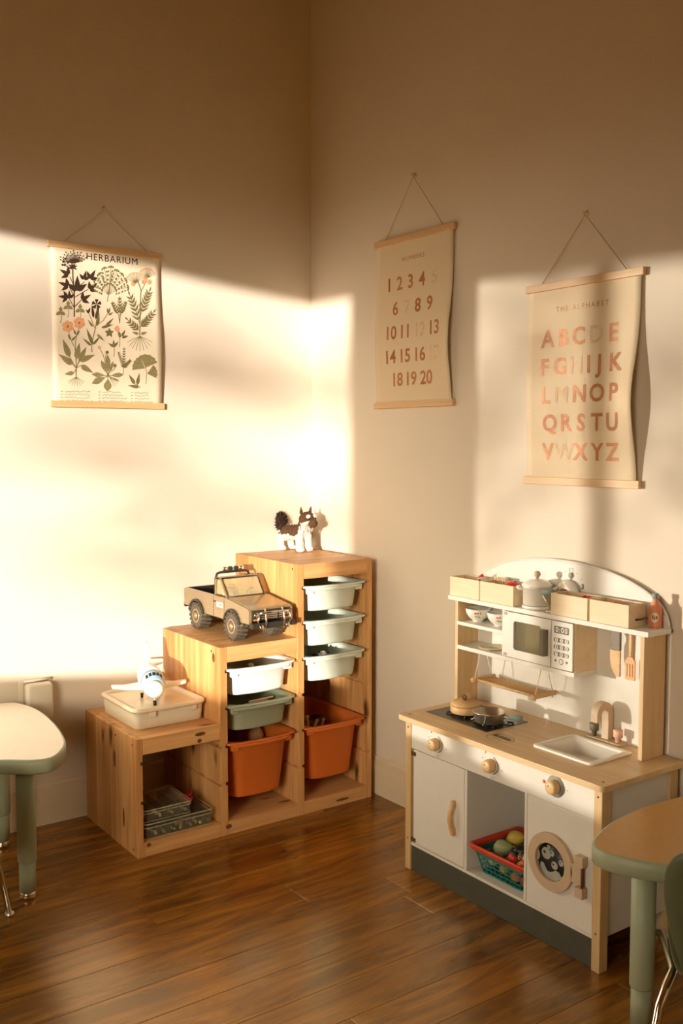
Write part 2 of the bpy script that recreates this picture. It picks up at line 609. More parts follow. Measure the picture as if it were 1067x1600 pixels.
HB = [(-2.14, -1.39, 0.44, 1.93), (-3.00, -2.20, 0.44, 1.93)]      # two lights in the left wall, just outside the frame
g = G()
wall_with_holes(XW - 0.12, 0.12, 0, HC, HB, lambda a, b, c, d: g.box(a, b, 0, 0.05, c, d))
struct('wall_left', g, 'wall')
g = G().box(0, 0.12, YB - .12, 0, 0, HC)
struct('wall_right', g, 'wall')
HA = [(-3.78, -2.20, 0.83, 2.36)]     # the low sun comes in here
g = G()
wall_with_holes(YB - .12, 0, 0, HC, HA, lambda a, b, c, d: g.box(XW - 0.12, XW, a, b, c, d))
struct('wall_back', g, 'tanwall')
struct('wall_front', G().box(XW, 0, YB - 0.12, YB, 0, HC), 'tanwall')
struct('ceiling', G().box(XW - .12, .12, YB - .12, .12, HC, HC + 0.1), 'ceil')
for i, (a, b, c, d) in enumerate(HB):
    g = G()
    g.box(a, a + .008, .01, .05, c, d).box(b - .008, b, .01, .05, c, d).box(a, b, .01, .05, d - .008, d).box(a, b, .01, .05, c, c + .008)
    struct('window_%d' % (i + 2), g, 'trim')
for i, (a, b, c, d) in enumerate(HA):
    g = G()
    g.box(XW - .12, XW, a - .0, a + .012, c, d).box(XW - .12, XW, b - .012, b, c, d).box(XW - .12, XW, a, b, c, c + .012).box(XW - .12, XW, a, b, d - .012, d)
    struct('window_%d' % (i + 1), g, 'trim')

BBH = 0.1455
def bbprof(t):
    return [(0, 0), (-t, 0), (-t, BBH - .008), (-t * .45, BBH), (0, BBH)]
struct('baseboard_left', G().prism([(p[0], p[1]) for p in bbprof(.012)], 'x', XW, -.0005), 'trim')
struct('baseboard_right', G().prism([(p[0], p[1]) for p in bbprof(.012)], 'y', YB, -.0125), 'trim')

floor = struct('floor', G().box(XW - .12, .12, YB - .12, .12, -0.10, -0.012), 'underfloor')
PW = 0.1345
row0 = -0.625
joints = {1: -1.127, 3: -0.428, 4: -0.458, 6: -1.143, 7: -0.951}
k = -6
while True:
    yt = row0 - k * PW
    k += 1
    if yt - PW < -3.6:
        break
    if yt > 0.0:
        if yt - PW > 0:
            continue
    j = joints.get(k - 1, -0.2 - random.random() * 1.0)
    ln = 1.22
    xs = [j + ln * i for i in range(-3, 3)]
    xs = sorted(x for x in xs if -3.4 < x < 0)
    xs = [-3.4] + xs + [-0.0125]
    for a, b in zip(xs, xs[1:]):
        if b - a < 0.02:
            continue
        y1 = min(yt, -0.0125)
        gg = G().box(a + .0003, b - .0003, y1 - .0004, yt - PW + .0004, -0.012, 0.0)
        cx, cy = (a + b) / 2, yt - PW / 2
        bmesh.ops.translate(gg.bm, verts=gg.bm.verts, vec=(-cx, -cy, 0))
        o = obj('floor_board', gg, 'floor', floor, bevel=0.0008, seg=1, world=False)
        o.location = (cx, cy, 0)
g = G()
g.box(XW, -3.4, -3.6, 0, -.012, -0.0005).box(XW, 0, YB, -3.62, -.012, -0.0005)
obj('floor_border', g, 'floor', floor)

# ================================================================== PINE STEP FRAME
FY, BY = -0.467, -0.028
ST = thing('storage_frame', 'stepped pine storage frame with three rising tops standing in the corner', 'storage frame', (-0.52, -0.25, 0))
GZ = [0.1800, 0.3105, 0.4400, 0.5680, 0.6980, 0.8250]
GD, GH = 0.008, 0.011
def panel(x0, x1, h, left, right):
    """upright board with runner grooves on its inner faces"""
    zs = [z for z in GZ if z < h - .06]
    R = [(x1, 0)]
    for z in (zs if right is True else [z for z in zs if right and z < right]):
        R += [(x1, z - GH / 2), (x1 - GD, z - GH / 2), (x1 - GD, z + GH / 2), (x1, z + GH / 2)]
    R.append((x1, h))
    Lf = [(x0, h)]
    for z in reversed(zs if left is True else [z for z in zs if left and z < left]):
        Lf += [(x0, z + GH / 2), (x0 + GD, z + GH / 2), (x0 + GD, z - GH / 2), (x0, z - GH / 2)]
    Lf.append((x0, 0))
    return G().prism(R + Lf, 'y', FY, BY)
PX = [(-0.994, -0.972), (-0.690, -0.661), (-0.378, -0.349), (-0.066, -0.044)]
HS = [0.392, 0.652, 0.911]
obj('side_panel', panel(*PX[0], HS[0], False, True), 'pine', ST, 0.0015)
obj('side_panel', panel(*PX[1], HS[1], 0.34, True), 'pine', ST, 0.0015)
obj('side_panel', panel(*PX[2], HS[2], 0.60, True), 'pine', ST, 0.0015)
obj('side_panel', panel(*PX[3], HS[2], True, False), 'pine', ST, 0.0015)
for i in range(3):
    a, b = PX[i][1] + .0004, PX[i + 1][0] - .0004
    obj('top_board', G().box(a, b, FY + .001, BY, HS[i] - .054, HS[i] - .001), 'pine_x', ST, 0.0015)
    obj('base_board', G().box(a, b, FY + .001, BY, 0.0, 0.048), 'pine_x', ST, 0.0015)
for (px, py, pz) in ((-.9945, -.437, .368), (-.9945, -.30, .368), (-.9945, -.437, .022), (-.6905, -.41, .632), (-.3785, -.437, .893)):
    obj('screw', G().cyl(.004, -.0006, 0, (px, py, pz), 'x', 10), 'brownhinge', ST)
for (kx, ky, kz, w, h) in ((-.6903, -.425, .612, .010, .017), (-.9943, -.29, .285, .010, .03), (-.9943, -.19, .34, .006, .024), (-.9943, -.36, .105, .008, .034)):
    g = G()
    g.poly([(kx - .0004, ky + w * math.cos(t * PI / 7), kz + h * math.sin(t * PI / 7)) for t in range(14)])
    obj('knot', g, 'knot', ST)
for (cx, cz, w, h) in ((-.765, .371, .020, .0065), (-.768, .349, .008, .007), (-.66, .03, .012, .008), (-.18, .02, .030, .005), (-.955, .038, .008, .007)):
    g = G()
    g.poly([(cx + w * math.cos(t * PI / 8), FY - .0003, cz + h * math.sin(t * PI / 8)) for t in range(16)])
    obj('knot', g, 'knot', ST)

# ---------------------------------------------------------------- tubs
def tub(label, mat_, cx, zr, h, group, bow=0.016):
    t = thing('storage_tub', label, 'tub', (cx, -0.25, zr - h), group=group)
    W, D = 0.2950, 0.405
    yc = -0.262
    bw, bd = 0.240, 0.376
    s = 0.009 if h < .15 else 0.020
    R = [rr(bw - 2 * s - .02, bd - 2 * s - .02, .02, 5, cx, yc, zr - h, bow),
         rr(bw - 2 * s - .006, bd - 2 * s - .006, .03, 5, cx, yc, zr - h + .003, bow),
         rr(bw - 2 * s, bd - 2 * s, .035, 5, cx, yc, zr - h + .010, bow),
         rr(bw, bd, .042, 5, cx, yc, zr - .006, bow),
         rr(bw + .006, bd + .006, .042, 5, cx, yc, zr - .0045, bow),
         rr(W - .004, D - .004, .03, 5, cx, yc, zr - .0040, bow),
         rr(W, D, .03, 5, cx, yc, zr - .002, bow),
         rr(W, D, .03, 5, cx, yc, zr + .0025, bow),
         rr(W - .003, D - .003, .03, 5, cx, yc, zr + .0042, bow),
         rr(bw + .006, bd + .006, .042, 5, cx, yc, zr + .0042, bow),
         rr(bw - .006, bd - .006, .040, 5, cx, yc, zr - .004, bow),
         rr(bw - 2 * s - .006, bd - 2 * s - .006, .032, 5, cx, yc, zr - h + .012, bow),
         rr(bw - 2 * s - .02, bd - 2 * s - .02, .02, 5, cx, yc, zr - h + .006, bow)]
    o = obj('tub_shell', G().rings(R), mat_, t)
    lipw = G()
    # front lip: a down-turned band following the bow
    ring0 = [p for p in rr(W - .05, D, .02, 5, cx, yc, 0, bow) if p[1] < yc - D / 2 + .012]
    ring0.sort(key=lambda p: p[0])
    A = [(p[0], p[1], zr - .004) for p in ring0]
    B_ = [(p[0], p[1], zr - .015) for p in ring0]
    C_ = [(p[0], p[1] + .003, zr - .015) for p in ring0]
    D_ = [(p[0], p[1] + .003, zr - .004) for p in ring0]
    lipw.rings([A, B_, C_, D_, A], False, False, True, closed=False)
    obj('front_lip', lipw, mat_, t)
    for sx in (-1, 1):
        x = cx + sx * .108
        g = G().box(x - .014, x + .014, yc - D / 2 + .004, yc - D / 2 + .022, zr - .026, zr - .0045)
        obj('catch', g, mat_, t, 0.002)
    return t
CT, CM = -0.2075, -0.5195
GM = 'mint tubs in the tallest column of the pine frame'
tub('mint green tub hanging highest in the tallest column of the pine frame', 'mint', CT, .8250, .092, GM)
tub('mint green tub second from top in the tallest column of the frame', 'mint', CT, .6980, .092, GM)
tub('mint green tub third from top, holding a black and white toy', 'mint', CT, .5680, .092, GM)
tub('pale mint tub right under the board that carries the toy truck', 'palemint', CM, .5680, .096, 'tubs in the middle column')
tub('sage green shaded tub between the pale mint tub and the orange tub', 'sage', CM, .4400, .092, 'tubs in the middle column')
tub('deep orange tub at the bottom of the middle column of the frame', 'orange', CM, .3105, .205, 'deep orange tubs')
tub('deep orange tub at the bottom right below the empty gap, toys inside', 'orange', CT, .3105, .205, 'deep orange tubs')

# toys lying in the tubs
def ballthing(name, label, cat, mat_, c, r, group=None, rot=None, extra=None):
    g = G().ball((0, 0, 0), r, 16, 10, rot=rot)
    o = obj(name, g, mat_)
    o.location = c
    return tag(o, label, cat, group)
E3 = lambda a, b, c: Matrix.Rotation(c, 3, 'Z') @ Matrix.Rotation(b, 3, 'Y') @ Matrix.Rotation(a, 3, 'X')
def peg_doll(name, label, c, m1, m2, rz, tilt=1.2):
    t = thing(name, label, 'toy', c, rz, local=True)
    t.rotation_euler = (tilt, 0, rz)
    obj('body', G().lathe([(.001, 0), (.017, .001), (.018, .02), (.012, .042), (.009, .045)], seg=16), m1, t)
    obj('head', G().ball((0, 0, .056), .013), m2, t)
peg_doll('peg_doll', 'brown toy figure lying at the left in the pale mint tub', (-.585, -.37, .520), 'veg_brown', 'veg_brown', 1.2)
peg_doll('peg_doll', 'tan and brown toy figure lying in middle of the pale mint tub', (-.545, -.355, .520), 'veg_brown', 'veg_cream', 1.9)
t = thing('toy_bone', 'tan wooden block piece lying in the sage green tub', 'toy', (-.50, -.40, .414), .25, local=True)
obj('shaft', G().tube([(-.05, 0, 0), (-.02, 0, .002), (.03, 0, 0), (.05, 0, 0)], [.013, .015, .012, .009], 12), 'knobwood', t)
obj('knob', G().ball((-.052, 0, 0), .016), 'knobwood', t)
t = thing('toy_rail', 'dark toy rail with pale edge leaning in the sage green tub', 'toy', (-.475, -.37, .416), .12, local=True)
obj('rail', G().box(-.055, .055, -.006, .006, -.012, .012), 'darkwood', t, .002)
obj('edge_strip', G().box(-.055, .055, -.0075, -.006, .006, .012), 'veg_cream', t)
t = thing('toy_panda', 'black and white toy animal lying in the lowest mint tub', 'toy', (-.235, -.385, .540), .4, local=True)
obj('body', G().ball((0, 0, 0), (.032, .022, .020)), 'fur_white', t)
obj('head', G().ball((.036, -.004, .006), .018), 'fur_white', t)
obj('ear', G().ball((.040, .010, .021), .007), 'black', t)
obj('ear', G().ball((.040, -.018, .021), .007), 'black', t)
obj('leg', G().tube([(-.01, -.012, 0), (-.02, -.030, .010)], .008), 'black', t)
obj('leg', G().tube([(.012, -.012, 0), (.016, -.030, .012)], .008), 'black', t)
obj('patch', G().ball((-.014, 0, .004), (.014, .0225, .0185)), 'black', t)
ballthing('toy_block', 'small brown toy lump left of the panda in the lowest mint tub', 'toy', 'veg_brown', (-.285, -.39, .520), (.020, .016, .018))
t = thing('toy_ball', 'peach ball at the back right in the middle orange tub', 'ball', (-.452, -.29, .268), local=True)
obj('ball', G().ball((0, 0, 0), .034), 'veg_peach', t)
obj('seam', G().tube([(.0345 * math.cos(a * PI / 12), .012 * math.cos(a * PI / 12), .0345 * math.sin(a * PI / 12)) for a in range(24)], .0014, 6, closed=True), 'veg_orange', t)
for i, (x, y, z, dx, dz, m_) in enumerate(((-.275, -.40, .262, .04, .055, 'veg_brown'), (-.262, -.36, .264, -.02, .06, 'veg_peach'), (-.24, -.40, .258, .03, .058, 'darkwood'), (-.292, -.37, .258, .01, .055, 'veg_brown'))):
    lab = ('brown toy stick poking up left in the right orange tub', 'peach toy stick behind the sticks in right orange tub', 'dark toy stick nearest the middle in the right orange tub', 'short brown toy stick at far left in right orange tub')[i]
    t = thing('toy_stick', lab, 'toy', (x, y, z), local=True, group='toy sticks in the right orange tub')
    obj('shaft', G().tube([(-dx * .5, 0, -.04), (dx * .5, -.01, dz)], .005), m_, t)
    obj('tip', G().ball((dx * .5, -.01, dz), .0075, 10, 6), m_, t)
t = thing('toy_plank', 'long dark toy block lying across the right orange tub', 'toy', (-.19, -.25, .255), .15, local=True)
obj('block', G().box(-.07, .07, -.04, .04, -.015, .018), 'darkwood', t, .003)
obj('groove', G().box(-.07, .07, -.012, .012, .0182, .0195), 'black', t)

# ---------------------------------------------------------------- organisers in the short cubby
def organiser(label, x0, x1, y0, y1, z0, z1, n, rz, cover):
    t = thing('organiser_box', label, 'box', ((x0 + x1) / 2, (y0 + y1) / 2, z0), rz, group='clear organiser boxes', local=True)
    w, d, h = x1 - x0, y1 - y0, z1 - z0
    th = .0018
    R = [rr(w - .008, d - .008, .01, 4, 0, 0, 0), rr(w - .004, d - .004, .012, 4, 0, 0, .002), rr(w - .004, d - .004, .012, 4, 0, 0, h * .72),
         rr(w - .008, d - .008, .01, 4, 0, 0, h * .72), rr(w - .008, d - .008, .01, 4, 0, 0, .004)]
    obj('tray', G().rings(R), 'clear', t)
    R = [rr(w, d, .014, 4, 0, 0, h * .73), rr(w, d, .014, 4, 0, 0, h - .004), rr(w - .008, d - .008, .012, 4, 0, 0, h), rr(w - .02, d - .02, .01, 4, 0, 0, h - .003)]
    obj('lid', G().rings(R), 'clear', t)
    obj('lid_rim', G().tube(rr(w, d, .014, 4, 0, 0, h - .003), .0016, 6, closed=True), 'clearedge', t)
    obj('tray_rim', G().tube(rr(w - .002, d - .002, .013, 4, 0, 0, h * .715), .0016, 6, closed=True), 'clearedge', t)
    obj('base_rim', G().tube(rr(w - .008, d - .008, .01, 4, 0, 0, .0018), .0014, 6, closed=True), 'clearedge', t)
    for i in range(1, n):
        x = -w / 2 + w * i / n
        obj('divider', G().box(x - th, x + th, -d / 2 + .005, d / 2 - .005, .0045, h * .68), 'clear', t)
    rnd = random.Random(3)
    for i in range(n):
        x = -w / 2 + w * (i + .5) / n
        g = G()
        for q in range(5):
            g.ball((x + rnd.uniform(-.006, .006), -d / 2 + .016 + q * .012, .010), .0055, 8, 6)
        o = obj('beads', g, rnd.choice(['veg_brown', 'veg_green', 'veg_red', 'veg_cream', 'bluegrey']), t)
        o['kind'] = 'stuff'
    obj('latch', G().box(-.012, .012, -d / 2 - .003, -d / 2 - .0005, h * .55, h * .9), 'clear', t, .001)
    return t
organiser('wide clear organiser box at the bottom of the short pine cubby', -.966, -.712, -.455, -.275, .0485, .103, 8, 0, True)
organiser('smaller clear box lying on the wide organiser box in the cubby', -.968, -.788, -.45, -.27, .1035, .147, 4, 0, True)
t = thing('toy_scoop', 'magenta toy lying behind the clear boxes in short cubby', 'toy', (-.765, -.355, .1035), .5, local=True)
obj('bowl', G().lathe([(.001, 0), (.020, .002), (.024, .020), (.021, .020), (.016, .006), (.001, .004)], seg=18), 'magenta', t)
obj('handle', G().tube([(.020, 0, .016), (.045, 0, .03)], .005), 'magenta', t)

# ================================================================== LIDDED BOX + AIRPLANE
t = thing('storage_box', 'shallow beige lidded box lying on the lowest step of the frame', 'box', (-.828, -.235, .3915))
cx, cy = -.8285, -.234
R = [rr(.244, .272, .018, 5, cx, cy, .3918), rr(.250, .278, .022, 5, cx, cy, .395), rr(.258, .286, .024, 5, cx, cy, .448), rr(.252, .280, .022, 5, cx, cy, .448), rr(.244, .272, .018, 5, cx, cy, .398)]
obj('box_body', G().rings(R), 'beigebox', t)
R = [rr(.262, .290, .026, 5, cx, cy, .4485), rr(.270, .304, .032, 5, cx, cy, .4495), rr(.274, .308, .034, 5, cx, cy, .456), rr(.270, .304, .032, 5, cx, cy, .4625), rr(.256, .288, .028, 5, cx, cy, .4640),
     rr(.244, .276, .026, 5, cx, cy, .4620), rr(.238, .270, .024, 5, cx, cy, .4555), rr(.200, .230, .02, 5, cx, cy, .4550)]
obj('lid', G().rings(R), 'lid', t)
for x in (-.895, -.745):
    obj('clip', G().box(x - .011, x + .011, cy - .151, cy - .142, .432, .4500), 'beigebox', t, .002)

t = thing('toy_airplane', 'white and sky blue toy airplane on the beige box lid', 'airplane', (-.842, -.250, .4560), -0.29, local=True)
def fus(y, rx, rz, zc, n=20):
    return [(rx * math.cos(2 * PI * i / n), y, zc + rz * math.sin(2 * PI * i / n)) for i in range(n)]
ZC = .066
Fz = [(-.128, .002, .002, -.012), (-.126, .012, .013, -.012), (-.118, .024, .025, -.010), (-.108, .031, .032, -.0065)]
Fb = [(-.108, .031, .032, -.0065), (-.098, .0345, .0355, -.004), (-.090, .037, .038, -.002), (-.072, .0405, .043, .002), (-.05, .042, .045, .004)]
Fw = [(-.05, .042, .045, .004), (.02, .042, .045, .004), (.06, .038, .040, .008), (.095, .026, .028, .016), (.120, .012, .014, .024), (.126, .002, .003, .026)]
mk = lambda S: G().rings([fus(y, a, b, ZC + c) for y, a, b, c in S])
obj('nose', mk(Fz), 'planewhite', t)
obj('cockpit', mk(Fb), 'planeblue', t)
obj('fuselage', mk(Fw), 'planewhite', t)
for i in range(5):
    a = math.radians(90 + (i - 2) * 19)
    def fp(da, yy):
        s = (yy + .090) / .018
        rx, rz, zc = .037 + .0035 * s, .038 + .005 * s, ZC - .002 + .004 * s
        return ((rx + .0006) * math.cos(a + da), yy, zc + (rz + .0006) * math.sin(a + da))
    w = .125 if i != 2 else .145
    q = [fp(-w, -.0885), fp(w, -.0885), fp(w * .82, -.0745), fp(-w * .82, -.0745)]
    qi = [(p[0] * .97, p[1], ZC + (p[2] - ZC) * .97) for p in q]
    g = G().rings([qi, q], True, True, False)
    obj('cockpit_window', g, 'black', t)
for s in (-1, 1):
    top = [(s * .030, -.035, .048), (s * .085, -.005, .045), (s * .128, .020, .046), (s * .131, .042, .046), (s * .085, .038, .045), (s * .030, .045, .048)]
    g = G().rings([[(p[0], p[1], p[2] - .009) for p in top], [(p[0], p[1], p[2] + .005) for p in top]], True, True, False)
    obj('wing', g, 'planewhite', t, .006, 3)
    top = [(s * .008, .085, .094), (s * .058, .108, .098), (s * .060, .124, .098), (s * .008, .122, .094)]
    g = G().rings([[(p[0], p[1], p[2] - .004) for p in top], [(p[0], p[1], p[2] + .003) for p in top]], True, True, False)
    obj('stabiliser', g, 'planewhite', t, .0025, 3)
    g = G().cyl(.009, -.004, .004, (s * .028, .022, .009), 'x', 16)
    w_ = obj('wheel', g, 'black', t)
    obj('strut', G().tube([(s * .024, .022, .010), (s * .024, .022, .040)], .003), 'planewhite', w_)
g = G().prism([(.066, .104), (.092, .160), (.100, .176), (.122, .178), (.120, .104), (.112, .094)], 'x', -.007, .007)
obj('tail_fin', g, 'planewhite', t, .0045, 3)
g = G().prism([(.060, .096), (.074, .110), (.112, .108), (.118, .088), (.09, .086)], 'x', -.012, .012)
obj('tail_collar', g, 'planeblue', t, .004, 3)
w_ = obj('nose_wheel', G().cyl(.0095, -.005, .005, (0, -.094, .0097), 'x', 18), 'black', t)
obj('strut', G().tube([(0, -.094, .012), (0, -.092, .034)], .0045), 'planewhite', w_)

# ================================================================== TOY TRUCK (front faces -y)
t = thing('toy_truck', 'bronze brown toy pickup truck on the middle step of the frame', 'truck', (-.503, -.262, .652), 0, local=True)
def side_profile():
    fw, rw, r = -.118, .148, .056
    p = [(-.232, .072), (-.232, .118), (-.222, .124), (-.075, .142), (.246, .142), (.252, .136), (.252, .078)]
    p += [(.207, .078)]
    p += [(rw + r * math.cos(math.radians(a)), .052 + r * math.sin(math.radians(a))) for a in range(25, 176, 15)]
    p += [(rw - r, .066), (fw + r, .066)]
    p += [(fw + r * math.cos(math.radians(a)), .052 + r * math.sin(math.radians(a))) for a in range(25, 176, 15)]
    p += [(fw - r, .072)]
    return p
SP = side_profile()
for s in (-1, 1):
    o = obj('body_side', G().prism(SP, 'x', s * .076, s * .088), 'truck', t, .0025)
    for (yc) in (-.118, .148):
        ar = arc(yc, .052, .060, 12, 168, 12) + list(reversed(arc(yc, .052, .053, 12, 168, 12)))
        obj('wheel_arch', G().prism(ar, 'x', s * .086, s * .094), 'truckdark', o)
    x = s * .0884
    for yy in (-.06, .018):
        obj('door_seam', G().tube([(x, yy, .138), (x, yy, .07)], .0006, 4), 'truckdark', o)
    obj('door_handle', G().box(s * .088, s * .091, .002, .014, .120, .124), 'truckdark', o)
    obj('trim_strip', G().box(s * .088, s * .0892, -.225, .245, .092, .095), 'hubcap', o)
    if s < 0:
        g = G().box(s * .088, s * .0888, -.052, -.004, .104, .122)
        pl = obj('door_sticker', g, 'lightprint', o)
        g = G()
        put_text(g, 'TONKA', .0125, lambda u, v: (s * .0890, -.028 - u, .113 + v), .0004)
        obj('lettering', g, 'redprint', o)
obj('hood', G().prism([(-.228, .080), (-.228, .120), (-.218, .126), (-.078, .143), (-.060, .143), (-.060, .080)], 'x', -.0755, .0755), 'truck', t, .003)
obj('cab_floor', G().box(-.0755, .0755, -.0598, .022, .074, .092), 'truckdark', t)
cabp = [(-.066, .142), (-.020, .203), (-.010, .208), (.012, .208), (.022, .200), (.026, .142)]
for s in (-1, 1):
    ip = [(-.052, .148), (-.014, .197), (.008, .197), (.015, .148)]
    n = len(cabp)
    g = G()
    g.prism([cabp[0], cabp[1], cabp[2], (-.008, .200), (-.014, .198), (-.053, .147), (-.056, .1425)], 'x', s * .072, s * .080)
    g.prism([(-.008, .200), cabp[2], cabp[3], (.010, .200)], 'x', s * .072, s * .080)
    g.prism([(.010, .200), cabp[3], cabp[4], cabp[5], (.016, .142), (.012, .196)], 'x', s * .072, s * .080)
    obj('cab_pillars', g, 'truck', t, .0015)
    obj('side_window', G().prism(ip, 'x', s * .0755, s * .077), 'windscreen', t)
obj('roof', G().prism([(-.020, .203), (-.010, .2085), (.012, .2085), (.022, .200), (.012, .199), (-.010, .199)], 'x', -.080, .080), 'truck', t, .002)
obj('windscreen', G().prism([(-.062, .146), (-.0185, .2035), (-.0165, .2025), (-.060, .1455)], 'x', -.071, .071), 'windscreen', t)
g = G()
g.tube([(-.073, -.066, .143), (-.073, -.0185, .205), (.073, -.0185, .205), (.073, -.066, .143)], .0032, 8, closed=True)
obj('windscreen_frame', g, 'truckdark', t)
obj('cab_back', G().box(-.072, .072, .018, .024, .092, .150), 'truck', t)
obj('rear_window', G().box(-.071, .071, .0185, .0205, .1505, .1985), 'windscreen', t)
for s in (-1, 1):
    g = G().box(s * .010, s * .058, -.020, .010, .094, .110)
    g.box(s * .012, s * .056, .004, .014, .110, .168)
    obj('seat', g, 'seat', t, .004)
g = G().tube([(.034 + .016 * math.cos(a * PI / 8), -.038 - .006 * math.sin(a * PI / 8), .152 + .014 * math.sin(a * PI / 8)) for a in range(16)], .0022, 6, closed=True)
obj('steering_wheel', g, 'truckdark', t)
obj('dashboard', G().box(-.0715, .0715, -.058, -.046, .130, .146), 'seat', t, .003)
g = G().box(-.0755, .0755, .025, .246, .080, .088)
g.box(-.0755, .0755, .240, .250, .088, .142)
g.box(-.0755, .0755, .025, .031, .088, .142)
for s in (-1, 1):
    g.box(s * .0758, s * .066, .030, .240, .088, .104)
obj('cargo_bed', g, 'truckdark', t, .0015)
g = G().tube([(-.070, .036, .136), (-.070, .034, .200), (-.064, .034, .216), (-.050, .034, .220), (.050, .034, .220), (.064, .034, .216), (.070, .034, .200), (.070, .036, .136)], .0048, 10)
rb = obj('roll_bar', g, 'truckdark', t)
for x in (-.034, -.012, .012, .034):
    g = G().lathe([(.004, .012), (.0085, .006), (.0095, -.004), (.0085, -.005)], (x, .030, .231), 'y', 14)
    lp = obj('roof_lamp', g, 'chrome' if abs(x) > .02 else 'truckdark', rb) if False else obj('roof_lamp', g, 'chrome' if abs(x) > .02 else 'truckdark', t)
# front end
obj('grille_panel', G().box(-.075, .075, -.237, -.2285, .082, .119), 'truckdark', t, .002)
g = G()
for z in (.090, .097, .104, .111):
    g.box(-.048, .048, -.2405, -.237, z - .0018, z + .0018)
obj('grille_bars', g, 'chrome', t)
for s in (-1, 1):
    obj('headlight', G().lathe([(.010, 0), (.010, -.004), (.006, -.0065), (.001, -.007)], (s * .062, -.237, .102), 'y', 16), 'chrome', t)
    obj('indicator', G().box(s * .050, s * .073, -.2395, -.237, .084, .089), 'veg_orange', t)
obj('front_bumper', G().prism([(-.254, .058), (-.254, .076), (-.238, .078), (-.229, .076), (-.229, .060)], 'x', -.086, .086), 'truckdark', t, .002)
g = G()
for s in (-1, 1):
    g.tube([(s * .036, -.256, .050), (s * .036, -.260, .075), (s * .036, -.258, .112), (s * .034, -.246, .122)], .0035, 8)
g.tube([(-.060, -.258, .112), (.060, -.258, .112)], .0032, 8)
g.tube([(-.060, -.258, .112), (-.066, -.256, .085), (-.060, -.256, .066)], .0032, 8)
g.tube([(.060, -.258, .112), (.066, -.256, .085), (.060, -.256, .066)], .0032, 8)
obj('bull_bar', g, 'chrome', t)
for s in (-1, 1):
    obj('fog_lamp', G().lathe([(.009, 0), (.009, -.006), (.005, -.008)], (s * .052, -.254, .062), 'y', 14), 'chrome', t)
obj('rear_bumper', G().box(-.084, .084, .252, .264, .068, .086), 'truckdark', t, .002)
obj('chassis', G().box(-.050, .050, -.22, .24, .050, .0738), 'truckdark', t)
for y in (-.118, .148):
    obj('axle', G().cyl(.006, -.060, .060, (0, y, .049), 'x', 10), 'truckdark', t)
    for s in (-1, 1):
        c = (s * .074, y, .0492)
        ti = G().lathe([(.026, -.019), (.040, -.021), (.0455, -.017), (.0455, .017), (.040, .021), (.026, .019)], c, 'x', 28)
        for q in range(18):
            a = 2 * PI * q / 18
            for h, off in ((-.011, 0), (.011, PI / 18)):
                ca, sa = math.cos(a + off), math.sin(a + off)
                m3 = Matrix(((1, 0, 0), (0, ca, -sa), (0, sa, ca)))
                vs_ = []
                for dx in (-.010, .010):
                    for dy in (.044, .0490):
                        for dz in (-.0048, .0048):
                            pnt = m3 @ Vector((0, dy, dz + (dx * .25)))
                            vs_.append((c[0] + h + dx, c[1] + pnt.y, c[2] + pnt.z))
                ti.add(vs_, [(0, 1, 3, 2), (4, 6, 7, 5), (0, 4, 5, 1), (2, 3, 7, 6), (0, 2, 6, 4), (1, 5, 7, 3)])
        w_ = obj('wheel', ti, 'tyre', t)
        hb = G().lathe([(.026, s * .012), (.027, s * .0195), (.022, s * .0205), (.019, s * .013), (.012, s * .014), (.010, s * .022), (.001, s * .023)], c, 'x', 20)
        obj('hub', hb, 'hubcap', w_)
        g = G()
        for q in range(5):
            a = 2 * PI * q / 5
            g.cyl(.0022, s * .013, s * .0165, (c[0], c[1] + .0155 * math.cos(a), c[2] + .0155 * math.sin(a)), 'x', 6)
        obj('wheel_nuts', g, 'truckdark', w_)

# ================================================================== PLUSH DOG (faces -y)
t = thing('plush_dog', 'fluffy brown and white plush husky standing on the tallest top', 'plush dog', (-.142, -.095, .911), 0.12, local=True)
def fur_mat():
    m, nt, p = nodes('husky_plush_fur')
    tc = N(nt, 'ShaderNodeTexCoord')
    sp = N(nt, 'ShaderNodeSeparateXYZ')
    L(nt, tc.outputs['Object'], sp.inputs[0])
    v = coords(nt, (1, 1, 1))
    n1 = noise(nt, v, 60, 4)
    n2 = noise(nt, v, 260, 3)
    # saddle of brown on back and crown, white belly, legs and face
    zz = math_(nt, 'ADD', sp.outputs[2], math_(nt, 'MULTIPLY', math_(nt, 'SUBTRACT', n1, 0.5), 0.03))
    yy = sp.outputs[1]
    body = math_(nt, 'MULTIPLY', math_(nt, 'GREATER_THAN', zz, 0.066), math_(nt, 'GREATER_THAN', yy, -0.045))
    head = math_(nt, 'MULTIPLY', math_(nt, 'GREATER_THAN', zz, math_(nt, 'ADD', 0.128, math_(nt, 'MULTIPLY', math_(nt, 'ABSOLUTE', sp.outputs[0]), -0.25))), math_(nt, 'LESS_THAN', yy, 0.2))
    neck = math_(nt, 'MULTIPLY', math_(nt, 'GREATER_THAN', zz, 0.09), math_(nt, 'GREATER_THAN', yy, -0.062))
    f = math_(nt, 'MAXIMUM', math_(nt, 'MAXIMUM', body, head), neck)
    br = ramp(nt, n2, [(0.3, (0.035, 0.015, 0.006)), (0.7, (0.17, 0.075, 0.028))])
    wh = ramp(nt, n2, [(0.3, (0.72, 0.65, 0.52)), (0.7, (0.88, 0.84, 0.74))])
    L(nt, mix(nt, f, wh, br), p.inputs['Base Color'])
    p.inputs['Roughness'].default_value = 0.95
    bump(nt, p, n2, 0.8, 0.003)
    return m
M['husky'] = fur_mat()
g = G()
g.ball((0, .012, .072), (.030, .056, .031))
g.ball((0, -.030, .074), (.031, .030, .036))
g.ball((0, .052, .068), (.029, .026, .032))
g.ball((0, -.052, .104), (.026, .024, .032))
